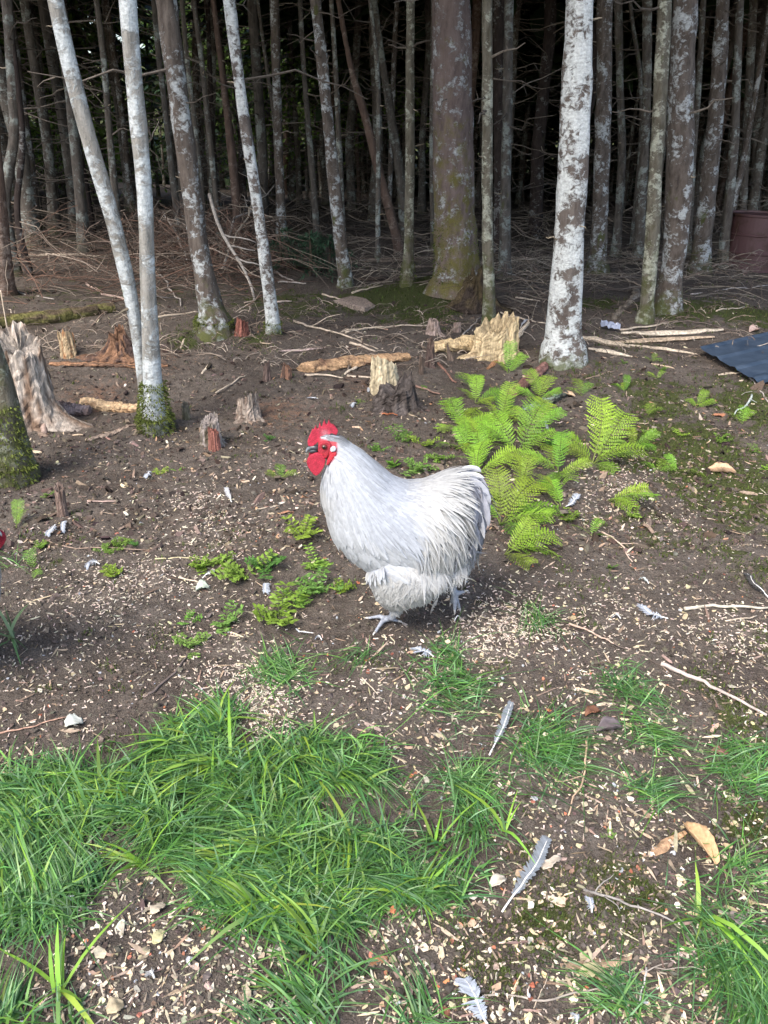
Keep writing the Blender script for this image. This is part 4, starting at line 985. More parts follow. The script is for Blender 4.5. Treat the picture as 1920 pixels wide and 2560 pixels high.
stick([(20, 832), (21, 826)], 4, 'short upright twig on the mossy fallen log', PL, .03, 0, 0, 505, up=(-.02, .28))
stick([(560, 700), (700, 590)], 5, 'thin branch arching up between the two leaning spotted trunks', GR, .07, 0, 4, 506, up=(.1, .5))
stick([(640, 640), (560, 690)], 5, 'thin branch sticking up from the brush, right part', PL, .07, 0, 3, 507, up=(.6, .1))

# heaps of dead brush: nobody could count these
def brush(name, boxes, n, label, cols, seed, h=.4, lmin=.3, lmax=1.3, rad=.005):
    rg = np.random.default_rng(seed); mb = MB()
    for q in range(n):
        (u0, u1, v0, v1) = boxes[rg.integers(0, len(boxes))]
        a = G(rg.uniform(u0, u1), rg.uniform(v0, v1)); L = rg.uniform(lmin, lmax) * .6; th = rg.uniform(0, 6.28)
        z0 = h * rg.random() ** 2
        b = a + np.array([math.cos(th), math.sin(th) * .7, rg.normal(0, .28)]) * L; b[2] = max(b[2], float(hgt(b[0], b[1])) + .01)
        a[2] += z0; b[2] += z0 * .4
        r = rad * rg.uniform(.5, 1.5); V, F = tube(wander(a, b, 5, .09, -.02, seed=int(rg.integers(1e9))), np.linspace(r, r * .3, 5), 4, cap=False)
        c = np.array(cols[rg.integers(0, len(cols))]) * rg.uniform(.6, 1.4); mb.add(V, F, c)
        for s in range(rg.integers(0, 4)):
            t = rg.random(); p = a * (1 - t) + b * t; e = p + rg.normal(size=3) * L * .22
            V, F = tube([p, (p + e) / 2 + rg.normal(size=3) * .01, e], [r * .5, r * .35, r * .15], 3, cap=False); mb.add(V, F, c)
    return tag(mb.build(name, M['twig']), label, None, None, 'stuff')
brush('dead_brush', [(400, 700, 590, 720), (0, 320, 640, 760), (300, 640, 600, 780), (340, 700, 570, 700), (340, 640, 600, 720)], 1150, 'tangled heap of brown dead branches left of the middle', [(.12, .08, .06), (.16, .12, .095), (.09, .06, .045), (.26, .21, .165), (.15, .09, .065)], 1, .62, rad=.004)
brush('dead_brush', [(860, 1130, 620, 720), (1230, 1420, 640, 790), (1450, 1700, 640, 740), (1700, 1930, 640, 760), (1230, 1450, 650, 720)], 700, 'low litter of dead twigs under the right trees', [(.11, .085, .07), (.16, .13, .10), (.27, .23, .18)], 2, .28, rad=.0035)
brush('dead_brush', [(0, 1920, 520, 640)], 900, 'dead branches littering the floor deeper in the wood', [(.10, .08, .065), (.16, .13, .10)], 3, .5, .4, 1.6, .007)
brush('ground_twigs', [(380, 1200, 760, 930), (380, 1200, 760, 900), (0, 400, 780, 900), (1250, 1920, 760, 900)], 700, 'small twigs strewn on the soil between the stumps', [(.40, .33, .26), (.22, .17, .13), (.12, .09, .07)], 4, .02, .08, .35, .003)
# ================================================================== THE ROOSTER (traced side view, on the upright plane through its feet)
FOOT = G(968, 1562); YR = float(FOOT[1])
def ZP(zx, zy, dy=0.0):
    """a place on the traced side view (enlarged crop units) -> metres, local to the bird's root"""
    p = PY(700 + zx / 2.765, 1000 + zy / 2.765, YR)
    return np.array([p[0], dy, p[2]]) - np.array([ROOT[0], 0, ROOT[2]])
_p = PY(1040, 1540, YR); ROOT = np.array([_p[0], YR, float(hgt(_p[0], YR))])
UM = mpp(YR, .35) / 2.765           # metres per crop unit
def loft(secs, n=28):
    """secs: (top point, bottom point, half thickness, dy)"""
    V = []; a = np.arange(n) / n * 2 * np.pi
    cs = [(ZP(*s[0]), ZP(*s[1]), s[2], s[3] if len(s) > 3 else 0) for s in secs]
    # smooth resample
    t = np.linspace(0, 1, len(cs)); tt = np.linspace(0, 1, len(cs) * 5)
    def ci(vals):
        vals = np.array(vals); out = np.interp(tt, t, vals)
        return np.convolve(np.pad(out, 2, mode='edge'), np.array([1, 2, 3, 2, 1]) / 9, 'valid')
    A = np.stack([ci([c[0][i] for c in cs]) for i in range(3)], 1); B = np.stack([ci([c[1][i] for c in cs]) for i in range(3)], 1)
    W = ci([c[2] for c in cs]); Y_ = ci([c[3] for c in cs])
    for p, q, w, y in zip(A, B, W, Y_):
        m = (p + q) / 2; h = (p - q) / 2
        V.append(m + np.cos(a)[:, None] * h + np.sin(a)[:, None] * np.array([0, w, 0]) + np.array([0, y, 0]))
    k = len(V); V = np.concatenate(V + [V[0].mean(0)[None], V[-1].mean(0)[None]])
    i = np.arange(k - 1)[:, None] * n; j = np.arange(n)[None]; j2 = (j + 1) % n
    F = np.stack([i + j, i + j2, i + n + j2, i + n + j], -1).reshape(-1, 4)
    jj = np.arange(n); j2 = (jj + 1) % n
    return V, [F, np.vstack([np.stack([j2, jj, np.full(n, k * n)], 1), np.stack([(k - 1) * n + jj, (k - 1) * n + j2, np.full(n, k * n + 1)], 1)])]
body_mb = MB()
body_mb.add(*loft([((262, 262), (262, 372), .010), ((285, 240), (300, 400), .021), ((330, 236), (345, 415), .026), ((385, 245), (335, 440), .030), ((420, 256), (312, 480), .036), ((470, 292), (292, 560), .046),
                   ((560, 355), (288, 650), .062), ((660, 440), (318, 760), .082), ((770, 535), (352, 900), .104), ((880, 582), (450, 1030), .122), ((1000, 575), (600, 1150), .130), ((1110, 530), (760, 1230), .128),
                   ((1200, 505), (960, 1235), .120), ((1285, 500), (1130, 1190), .105), ((1350, 525), (1250, 1150), .085), ((1395, 590), (1335, 1070), .055), ((1418, 700), (1390, 950), .022)]))
body_mb.add(*loft([((820, 900), (600, 1110), .085, -.036), ((1020, 960), (625, 1195), .095, -.044), ((1180, 1050), (655, 1280), .095, -.046), ((1180, 1160), (710, 1345), .075, -.046), ((1040, 1260), (745, 1375), .045, -.044), ((870, 1340), (765, 1388), .020, -.044)]))
body_mb.add(*loft([((1150, 950), (900, 1050), .06, .05), ((1300, 1050), (900, 1230), .07, .055), ((1290, 1130), (1000, 1270), .06, .055), ((1250, 1180), (1100, 1270), .035, .05), ((1215, 1230), (1165, 1260), .018, .045)]))
body_mb.add(*loft([((760, 1150), (700, 1310), .06, 0), ((1000, 1150), (860, 1350), .095, 0), ((1160, 1080), (1060, 1270), .085, 0), ((1300, 1000), (1215, 1180), .07, 0), ((1335, 1020), (1310, 1130), .03, 0)]))
def limb(pts, rad):
    V, F = tube(np.array([ZP(*p) for p in pts]), np.array(rad), 12); body_mb.add(V, F)
GZ0 = 0.0
def gnd(zx, zy, lift=.008):
    """a toe tip on the ground as seen at a crop place"""
    p = G(700 + zx / 2.765, 1000 + zy / 2.765); return np.array([p[0] - ROOT[0], p[1] - ROOT[1], float(gz(p[0], p[1])) - ROOT[2] + lift])
fk = gnd(735, 1545, .014)      # ball of the front foot
limb([(850, 1310, -.045), (810, 1370, -.045), (788, 1420, -.045)], [.03, .02, .014])
V, F = tube(np.array([ZP(790, 1410, -.045), ZP(776, 1450, -.04), (ZP(776, 1450, -.04) + fk) / 2 + [.004, 0, 0], fk]), [.015, .012, .0095, .011], 12); body_mb.add(V, F)
CL = []
def toe(a, b, r0, r1, hump=.01, claw=True):
    a = np.array(a); b = np.array(b); P = np.array([a, a * .65 + b * .35 + [0, 0, hump], a * .3 + b * .7 + [0, 0, hump * .5], b]); V, F = tube(P, [r0, r0 * .9, r1 * 1.1, r1], 10); body_mb.add(V, F)
    if claw: CL.append((b, nrm(b - (a * .3 + b * .7))))
toe(fk, gnd(655, 1618, .006), .0088, .0052, .008); toe(fk, gnd(608, 1520, .006), .0082, .0050, .008); toe(fk, gnd(690, 1560, .006), .0080, .0050, .006); toe(fk, gnd(822, 1553, .006), .0072, .0046, .002)
fr = ZP(1192, 1440, .045)     # rear foot: heel lifted, toes hanging to the ground
V, F = tube(np.array([ZP(1190, 1255, .05), ZP(1205, 1310, .05), ZP(1205, 1370, .048), ZP(1215, 1400, .046)]), [.020, .014, .0105, .012], 12); body_mb.add(V, F)
kn = ZP(1215, 1398, .046)
toe(kn, ZP(1290, 1383, .05), .0095, .0055, .0); toe(kn, ZP(1212, 1490, .03), .0105, .0062, .0); toe(kn, ZP(1250, 1510, .055), .0095, .0058, .0); toe(kn, ZP(1190, 1480, .06), .009, .0055, .0)
raw = body_mb.build('body', M['skin'])
md = raw.modifiers.new('r', 'REMESH'); md.mode = 'VOXEL'; md.voxel_size = .0042; md.use_smooth_shade = True
ms = raw.modifiers.new('s', 'SMOOTH'); ms.iterations = 3; ms.factor = .5
dg = bpy.context.evaluated_depsgraph_get(); ev = raw.evaluated_get(dg)
bm_ = bpy.data.meshes.new_from_object(ev, depsgraph=dg)
nv = len(bm_.vertices); co = np.empty(nv * 3, np.float32); bm_.vertices.foreach_get('co', co); co = co.reshape(-1, 3).astype(float)
nf = len(bm_.polygons); fc = np.array([list(p.vertices)[:4] if len(p.vertices) >= 4 else list(p.vertices) + [p.vertices[2]] for p in bm_.polygons])
bpy.data.objects.remove(raw)
def to_crop(P):
    """local metres -> crop units of the side view (for painting by region)"""
    W = P + ROOT; Cm = np.array(CM.to_3x3()); Y0 = YR
    d = np.stack([W[:, 0], np.full(len(W), Y0), W[:, 2] - CAM_H], 1) @ Cm
    u = d[:, 0] / -d[:, 2] * FPX + W0 / 2; v = -d[:, 1] / -d[:, 2] * FPX + H0 / 2
    return (u - 700) * 2.765, (v - 1000) * 2.765
cu, cv = to_crop(co)
PLM = np.array([.36, .38, .42]); LEG = np.array([.27, .29, .33]); FLS = np.array([.35, .028, .042])
face = sm(8, -8, (cu - 400) + np.maximum(0, cv - 345) * .75 + np.maximum(0, 272 - cv) * 6) * sm(440, 410, cv) * sm(225, 250, cv + (cu - 300) * .1)
legm = np.maximum(sm(1410, 1430, cv), sm(1265, 1285, cv) * sm(1130, 1150, cu))
cc = PLM[None] * np.ones((nv, 1)); cc = cc * (1 - face[:, None]) + FLS * face[:, None]; cc = cc * (1 - legm[:, None]) + LEG * legm[:, None]
cc = cc * (.9 + .2 * rng.random((nv, 1)))
bird = empty('rooster', ROOT, 'large pale lavender-white rooster with a red comb walking to the left', 'rooster')
link('body', mesh_np('body', co, fc, cc, smooth=True), M['skin'], bird)

# head pieces, traced in the head crop
def HP(x, y, dy=0.0):
    p = PY(740 + x / 8.295, 1030 + y / 8.295, YR); return np.array([p[0] - ROOT[0], dy, p[2] - ROOT[2]])
def plate(outline, th, dy, name, mat, col, shrink=.82, tint=None, smooth=True, label=None):
    """a fleshy lobe: traced outline swollen to a thickness"""
    P = np.array([HP(x, y, dy) for x, y in outline]); n = len(P)
    me = bpy.data.meshes.new(name); bmm = bmesh.new()
    vs = [bmm.verts.new(p) for p in P]; f = bmm.faces.new(vs)
    bmesh.ops.triangulate(bmm, faces=[f])
    bmm.to_mesh(me); bmm.free()
    o = bpy.data.objects.new(name, me); COL.objects.link(o)
    s = o.modifiers.new('r', 'SOLIDIFY'); s.thickness = th; s.offset = 0
    r = o.modifiers.new('v', 'REMESH'); r.mode = 'VOXEL'; r.voxel_size = .0014
    q = o.modifiers.new('s', 'SMOOTH'); q.iterations = 2; q.factor = .5
    d_ = bpy.context.evaluated_depsgraph_get(); m2 = bpy.data.meshes.new_from_object(o.evaluated_get(d_), depsgraph=d_)
    bpy.data.objects.remove(o)
    k = len(m2.vertices); c_ = np.empty(k * 3, np.float32); m2.vertices.foreach_get('co', c_); c_ = c_.reshape(-1, 3)
    fcs = np.array([list(p.vertices) for p in m2.polygons if len(p.vertices) == 4])
    col_ = np.array(col) * (.62 + .76 * fbm(c_[:, 0] * 170, c_[:, 2] * 170, 1, 4, 5))[:, None]
    if tint is not None:
        ctr = HP(*tint[0]); dd = np.linalg.norm((c_ - ctr)[:, [0, 2]], axis=1); w = np.exp(-(dd / tint[1]) ** 2)[:, None]; col_ = col_ * (1 - w) + np.array(tint[2]) * w
    ob = link(name, mesh_np(name, c_, fcs, col_, smooth=True), M[mat], bird)
    if label: ob['label'] = label
    return ob
comb = [(250, 690), (240, 600), (265, 520), (298, 450), (322, 395), (343, 335), (362, 385), (380, 395), (396, 340), (410, 258), (424, 330), (440, 368), (462, 345), (480, 270), (495, 188), (510, 262), (528, 322), (550, 318), (568, 250), (588, 140), (603, 205), (620, 282), (642, 270), (660, 215), (684, 145), (700, 205),
        (722, 245), (770, 255), (812, 300), (850, 345), (872, 385), (862, 430), (838, 470), (795, 455), (740, 425), (700, 470), (600, 520), (520, 560), (430, 640), (360, 700), (300, 710)]
plate(comb, .009, .0, 'comb', 'flesh', (.39, .026, .052), tint=((600, 420), .010, (.44, .14, .17)))
plate([(335, 810), (290, 840), (255, 890), (243, 960), (258, 1030), (290, 1080), (325, 1140), (385, 1205), (435, 1235), (490, 1205), (560, 1120), (610, 1020), (628, 930), (605, 860), (560, 810), (470, 770), (400, 780)], .010, -.026, 'wattle', 'flesh', (.40, .026, .050))
plate([(300, 830), (262, 880), (250, 960), (275, 1040), (330, 1100), (420, 1150), (500, 1080), (540, 960), (520, 860), (420, 800)], .008, .014, 'wattle', 'flesh', (.37, .024, .045))
plate([(820, 730), (770, 745), (720, 800), (680, 870), (655, 950), (650, 1000), (690, 985), (740, 920), (800, 840), (850, 780), (862, 745)], .010, -.034, 'ear_wattle', 'flesh', (.47, .03, .045))
plate([(735, 645), (770, 618), (815, 612), (845, 640), (848, 680), (815, 705), (760, 712), (728, 690)], .010, -.036, 'earlobe', 'flesh', (.44, .47, .52))
# cheek: swollen bare skin round the eye
plate([(470, 720), (480, 640), (520, 580), (590, 545), (680, 545), (735, 580), (745, 650), (720, 720), (690, 800), (640, 880), (560, 870), (500, 800)], .016, -.020, 'cheek', 'flesh', (.34, .028, .042), tint=((545, 850), .010, (.36, .02, .03)))
# beak
mb = MB()
P = np.array([HP(455, 748, 0), HP(380, 735, 0), HP(310, 740, 0), HP(250, 765, 0), HP(220, 810, 0), HP(216, 852, 0)])
V, F = tube(P, [.0085, .0080, .0070, .0052, .0030, .0008], 14); Cb = np.tile([.035, .04, .05], (len(V), 1)); k_ = sm(.010, .030, np.linalg.norm(V - P[1], axis=1))[:, None]
mb.add(V, F, Cb * (1 - k_ * .8) + np.array([.34, .38, .40]) * k_ * .8); mb.build('upper_beak', M['horn'], bird, True)
mb = MB(); P = np.array([HP(440, 792, 0), HP(370, 800, 0), HP(300, 812, 0), HP(262, 822, 0)]); V, F = tube(P, [.007, .0065, .005, .0018], 12); mb.add(V, F, (.055, .06, .07)); mb.build('lower_beak', M['horn'], bird, True)
def ball(c, r, name, mat, col, sq=(1, 1, 1), n=16):
    th = np.linspace(0, np.pi, n // 2 + 1); ph = np.arange(n) / n * 2 * np.pi
    V = np.stack([np.outer(np.sin(th), np.cos(ph)), np.outer(np.sin(th), np.sin(ph)), np.outer(np.cos(th), np.ones(n))], -1).reshape(-1, 3) * r * np.array(sq) + c
    i = np.arange(n // 2)[:, None] * n; j = np.arange(n)[None]; j2 = (j + 1) % n; F = np.stack([i + j, i + n + j, i + n + j2, i + j2], -1).reshape(-1, 4)
    mb = MB(); mb.add(V, F, col); return mb.build(name, M[mat], bird, True)
ey = HP(603, 640, -.0315)
ball(ey + [0, .001, 0], .0078, 'eye_ring', 'flesh', (.12, .01, .01), (1, .5, 1))
e_ = ball(ey - [0, .0006, 0], .0062, 'eye', 'eye', (.09, .03, .012), (1, .62, 1))
pu = ball(ey - [.0004, .0034, 0], .0040, 'pupil', 'eye', (.006, .005, .005), (1, .45, 1)); pu.parent = e_
for (b, d) in CL:
    mb = MB(); V, F = tube([b - d * .003, b + d * .006 + [0, 0, .001], b + d * .013 - [0, 0, .004]], [.0042, .003, .0007], 8); mb.add(V, F, (.50, .47, .43)); mb.build('claw', M['horn'], bird, True)

# ------------------------------------------------------------------ plumage laid on the body, following its flow
tri = np.vstack([fc[:, [0, 1, 2]], fc[:, [0, 2, 3]]])
A_, B_, C_ = co[tri[:, 0]], co[tri[:, 1]], co[tri[:, 2]]
cr = np.cross(B_ - A_, C_ - A_); ar = np.linalg.norm(cr, axis=1) + 1e-12; fn = cr / ar[:, None]
ctr = co.mean(0); 
if ((fn * ((A_ + B_ + C_) / 3 - ctr)).sum(1) * ar).sum() < 0: fn = -fn
# control points in crop units: x, y, flow dx, dy(down), length, width, lift, kind weights (hackle, contour, saddle, tail, fluff)
CP = [(330, 250, 1, .2, .016, .004, .10, 'h'), (400, 300, .9, .5, .03, .005, .10, 'h'), (470, 330, .75, .8, .05, .0055, .10, 'h'), (350, 460, .25, 1, .035, .006, .12, 'h'), (420, 480, .5, 1, .06, .006, .1, 'h'), (560, 450, .7, .8, .075, .006, .08, 'h'),
      (520, 640, .55, 1, .085, .0065, .08, 'h'), (700, 560, .85, .75, .085, .0065, .08, 'h'), (680, 700, .85, .85, .08, .007, .07, 'h'), (330, 650, .2, 1, .045, .012, .1, 'c'), (400, 800, .35, 1, .042, .018, .13, 'c'), (520, 860, .6, 1, .042, .020, .13, 'c'), (450, 720, .5, 1, .04, .018, .12, 'c'), (480, 980, .7, .9, .035, .016, .08, 'c'),
      (650, 900, .85, .8, .042, .020, .12, 'c'), (780, 950, .9, .6, .045, .020, .12, 'c'), (610, 1060, .9, .8, .032, .013, .08, 'c'), (640, 1165, 0, 1, .026, .006, .3, 'f'), (780, 1120, .1, 1, .034, .006, .35, 'f'), (900, 1090, .2, 1, .036, .006, .35, 'f'), (850, 700, .9, .6, .07, .010, .07, 's'), (780, 1020, 1, .3, .04, .014, .08, 'c'), (950, 640, .9, .5, .085, .008, .08, 's'), (980, 800, .4, 1, .085, .0075, .1, 's'),
      (1050, 700, .5, 1, .09, .0075, .1, 's'), (1000, 950, .25, 1, .08, .0075, .12, 's'), (1120, 850, .3, 1, .09, .0075, .12, 's'), (1150, 1000, .15, 1, .075, .0075, .14, 's'), (1150, 580, .9, .55, .08, .009, .10, 's'), (1200, 700, .45, 1, .085, .008, .12, 's'), (1250, 540, .9, .35, .055, .016, .10, 't'),
      (1310, 560, .7, .8, .062, .017, .22, 't'), (1380, 620, .45, 1, .05, .015, .28, 't'), (1350, 720, .2, 1, .06, .015, .3, 't'), (1280, 850, .1, 1, .065, .012, .3, 't'), (1370, 850, .1, 1, .05, .012, .4, 't'), (1250, 1000, 0, 1, .05, .009, .25, 'f'), (1300, 1050, 0, 1, .045, .007, .3, 'f'),
      (700, 1200, -.3, 1, .028, .005, .4, 'f'), (800, 1200, .1, 1, .032, .005, .4, 'f'), (950, 1180, .2, 1, .036, .005, .4, 'f'), (1100, 1150, .3, 1, .036, .005, .4, 'f'), (660, 1280, -.45, .9, .024, .005, .4, 'f'), (750, 1370, .1, 1, .016, .004, .4, 'f'),
      (900, 1340, .3, 1, .016, .005, .5, 'f'), (1050, 1280, .3, .9, .024, .005, .5, 'f'), (1200, 1200, .2, 1, .024, .005, .4, 'f')]
cpx = np.array([c[:2] for c in CP], float); cpd = nrm(np.array([[c[2], -c[3]] for c in CP], float)); cpl = np.array([c[4:7] for c in CP]); cpk = np.array(['hcstf'.index(c[7]) for c in CP])
def sample(n, rg):
    i = rg.choice(len(tri), n, p=ar / ar.sum()); r1 = np.sqrt(rg.random(n)); r2 = rg.random(n)
    P = A_[i] * (1 - r1)[:, None] + B_[i] * (r1 * (1 - r2))[:, None] + C_[i] * (r1 * r2)[:, None]
    return P, fn[i]
def fields(P):
    u, v = to_crop(P); d2 = (u[:, None] - cpx[:, 0]) ** 2 + (v[:, None] - cpx[:, 1]) ** 2 + 400
    w = d2 ** -2.0; w /= w.sum(1, keepdims=True)
    return u, v, w @ cpd, w @ cpl, cpk[np.argmin(d2 + rng.normal(0, 1800, d2.shape), 1)]
def plumes(kind, name, n, colf, segs, prof, seed, wob=.12, lscale=1.0, wscale=1.0, bend=.0, ridge=.25, keepf=None, label=None, droop=.1):
    rg = np.random.default_rng(seed); P, Nn = sample(n, rg); u, v, dd, lw, kk = fields(P)
    fm_ = sm(8, -8, (u - 398) + np.maximum(0, 272 - v) * 6 + rg.normal(0, 7, len(u)) + np.maximum(0, v - 345) * .75) * (v < 430 + rg.normal(0, 8, len(u))); lg = (v > 1400) | ((v > 1265) & (u > 1130))
    keep = (kk == 'hcstf'.index(kind)) & (fm_ < .5) & ~lg
    if keepf is not None: keep &= keepf(u, v, P)
    P, Nn, dd, lw, u, v = P[keep], Nn[keep], dd[keep], lw[keep], u[keep], v[keep]; n = len(P)
    if n == 0: return
    D = np.stack([dd[:, 0], np.zeros(n), dd[:, 1]], 1) + rg.normal(size=(n, 3)) * wob
    D[:, 1] += Nn[:, 1] * .0
    D = nrm(D - Nn * (D * Nn).sum(1, keepdims=True)); lift = lw[:, 2:3] * rg.uniform(.5, 1.4, (n, 1))
    D = nrm(D + Nn * lift); Wd = nrm(np.cross(Nn, D)); Nu = nrm(np.cross(D, Wd)); Nu = Nu * np.sign((Nu * Nn).sum(1, keepdims=True))
    L = lw[:, 0] * lscale * np.exp(rg.normal(0, .18, n)); w = lw[:, 1] * wscale * rg.uniform(.8, 1.2, n)
    Bd = -Nn * lift * 1.1 + np.array([0, 0, -droop]) + Wd * rg.normal(0, bend, (n, 1))
    V, F, q = blades(P + Nn * .001, D, Wd, L, w, Bd, segs, prof, 3, ridge, Nu)
    c = colf(u, v, n, rg) ; 
    t = np.repeat(np.linspace(0, 1, segs + 1), 3)[None, :, None]; mid = np.tile([1.0, .93, 1.0], segs + 1)[None, :, None]
    Cc = c[:, None] * (1.02 - .06 * (1 - t)) * mid
    o = link(name, mesh_np(name, V, F, np.clip(Cc.reshape(-1, 3), 0, .86), smooth=True), M['plume'], bird); o['kind'] = 'stuff'
    if label: o['label'] = label
LAV = np.array([.40, .425, .465]); CRM = np.array([.455, .458, .450]); SIL = np.array([.465, .485, .51])
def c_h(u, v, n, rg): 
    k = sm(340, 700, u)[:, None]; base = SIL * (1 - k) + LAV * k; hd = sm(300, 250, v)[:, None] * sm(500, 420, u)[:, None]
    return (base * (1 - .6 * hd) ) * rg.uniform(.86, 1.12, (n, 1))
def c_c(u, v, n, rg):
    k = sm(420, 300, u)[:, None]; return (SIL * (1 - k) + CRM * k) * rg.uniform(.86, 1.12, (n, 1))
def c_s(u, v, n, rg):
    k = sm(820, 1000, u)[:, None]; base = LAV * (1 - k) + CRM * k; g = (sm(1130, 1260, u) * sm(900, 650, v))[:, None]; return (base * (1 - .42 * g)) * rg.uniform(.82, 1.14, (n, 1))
def c_t(u, v, n, rg): return np.array([.27, .275, .31]) * rg.uniform(.55, 1.35, (n, 1))
def c_f(u, v, n, rg): return np.array([.475, .475, .465]) * rg.uniform(.85, 1.12, (n, 1))
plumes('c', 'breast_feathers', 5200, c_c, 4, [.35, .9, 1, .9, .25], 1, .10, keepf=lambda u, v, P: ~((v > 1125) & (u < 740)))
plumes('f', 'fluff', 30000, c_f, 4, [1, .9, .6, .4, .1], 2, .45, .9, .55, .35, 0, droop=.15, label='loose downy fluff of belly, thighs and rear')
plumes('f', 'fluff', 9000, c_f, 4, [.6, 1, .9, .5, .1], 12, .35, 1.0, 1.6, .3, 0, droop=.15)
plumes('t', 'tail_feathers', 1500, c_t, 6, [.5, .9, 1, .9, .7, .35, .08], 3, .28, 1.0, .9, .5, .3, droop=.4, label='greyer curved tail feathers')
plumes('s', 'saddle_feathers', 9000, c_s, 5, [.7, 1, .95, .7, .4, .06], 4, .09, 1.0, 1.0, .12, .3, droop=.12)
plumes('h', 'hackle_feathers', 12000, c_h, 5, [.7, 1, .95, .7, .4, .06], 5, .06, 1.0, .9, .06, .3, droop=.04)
# sickle feathers: individually seen, arching over the tail
def sickle(pts, w, dy, col, seed):
    P = np.array([ZP(x, y, dy) for x, y in pts]); t = np.linspace(0, 1, len(P)); tt = np.linspace(0, 1, 14); Q = np.stack([np.interp(tt, t, P[:, i]) for i in range(3)], 1)
    for i in range(3): Q[:, i] = np.convolve(np.pad(Q[:, i], 1, mode='edge'), np.ones(3) / 3, 'valid')
    T_ = nrm(np.gradient(Q, axis=0)); side = nrm(np.cross(T_, [0, -1, .25])); pr = np.interp(tt, np.linspace(0, 1, 6), [.4, .9, 1, .95, .7, .1])[:, None] * w / 2
    V = np.stack([Q - side * pr, Q + np.array([0, -.003, 0]), Q + side * pr], 1).reshape(-1, 3); F = []
    for i in range(13):
        for j in range(2): F.append([i * 3 + j, i * 3 + j + 1, i * 3 + 4 + j, i * 3 + 3 + j])
    rg = np.random.default_rng(seed); C = np.array(col) * rg.uniform(.9, 1.1, (len(V), 1)); o = link('sickle_feather', mesh_np('sickle_feather', V, np.array(F), C, smooth=True), M['plume'], bird)
for q, (pts, w, dy, c) in enumerate([([(1150, 560), (1250, 500), (1350, 500), (1410, 520)], .020, -.02, (.62, .63, .66)), ([(1180, 590), (1290, 515), (1380, 560), (1430, 650), (1445, 690)], .024, -.03, (.50, .51, .55)), ([(1200, 640), (1310, 560), (1390, 640), (1425, 760), (1430, 830)], .024, -.045, (.46, .46, .50)),
                                     ([(1180, 640), (1270, 590), (1340, 680), (1380, 800), (1400, 900)], .022, -.06, (.58, .57, .58)), ([(1160, 660), (1240, 640), (1300, 740), (1330, 880), (1345, 960)], .020, -.075, (.64, .62, .60)), ([(1130, 680), (1190, 690), (1240, 800), (1260, 920), (1310, 990)], .018, -.09, (.66, .63, .60)),
                                     ([(1200, 560), (1330, 520), (1410, 600), (1440, 720), (1425, 900), (1400, 935)], .024, .02, (.48, .48, .52)), ([(1190, 560), (1300, 500), (1370, 505), (1400, 530)], .018, .03, (.55, .56, .6))]): sickle(pts, w, dy, c, q)

# ------------------------------------------------------------------ second bird, its beak just inside the left border: a copy facing right
tip = PY(4, 1332, YR + .02); 
second = bird.copy(); COL.objects.link(second)
for ch in list(bird.children):
    c = ch.copy(); COL.objects.link(c); c.parent = second
    for g_ in ch.children:
        d = g_.copy(); COL.objects.link(d); d.parent = c
bt = HP(216, 852, 0) * np.array([-1, -1, 1])
second.rotation_euler = (0, 0, math.pi); sc2 = .82
second.scale = (sc2,) * 3
G2 = None
for yy in np.linspace(1.4, 3.2, 60):          # the distance at which a standing bird's beak shows at that height
    t_ = PY(4, 1338, yy); zg = float(hgt(t_[0], yy)) + bt[2] * sc2
    if G2 is None or abs(zg - t_[2]) < G2[0]: G2 = (abs(zg - t_[2]), yy, t_)
second.location = (G2[2][0] - bt[0] * sc2, G2[1] - bt[1] * sc2, float(hgt(G2[2][0], G2[1])))
second['label'] = 'second white bird, only its reddish face showing at the left border'
second['category'] = 'chicken'
# ================================================================== LITTER: crumbs, chips, pellets (nobody could count them)
def density(u, v, lst):
    f = np.zeros_like(u)
    for (a, b, ra, rb, k) in lst: f = np.maximum(f, k * np.exp(-(((u - a) / ra) ** 2 + ((v - b) / rb) ** 2)))
    return f
PEL = [(480, 1260, 90, 60, .9), (540, 1330, 110, 70, .9), (360, 1440, 150, 50, 1.0), (250, 1500, 130, 50, .9), (640, 1760, 110, 90, 1.2), (560, 1690, 90, 60, .6), (1290, 1560, 120, 70, 1.2), (1200, 1600, 80, 60, .8), (1560, 1200, 90, 50, 1.0), (1520, 1260, 80, 50, .6),
       (1700, 1300, 90, 60, .55), (1830, 1590, 140, 70, .8), (1570, 1520, 140, 80, .45), (1500, 1640, 160, 90, .35), (200, 1420, 150, 90, .35), (130, 1700, 200, 120, .3), (480, 1600, 220, 120, .35), (1040, 1700, 160, 100, .35), (1350, 1500, 200, 90, .4)]
GRASSP = [(-20, 1960), (150, 1910), (330, 1850), (480, 1815), (560, 1780), (600, 1800), (640, 1890), (740, 1840), (860, 1840), (930, 1900), (960, 1980), (1080, 1995), (1180, 1985), (1225, 2080), (1240, 2170), (1180, 2240), (1100, 2270), (940, 2270), (930, 2340), (890, 2480), (880, 2570), (-20, 2570)]
BARE = [(130, 2400), (210, 2230), (300, 2130), (480, 2120), (520, 2260), (600, 2340), (740, 2350), (755, 2570), (60, 2570), (60, 2470)]
def size_up(u, v, rg, n, rc): pass
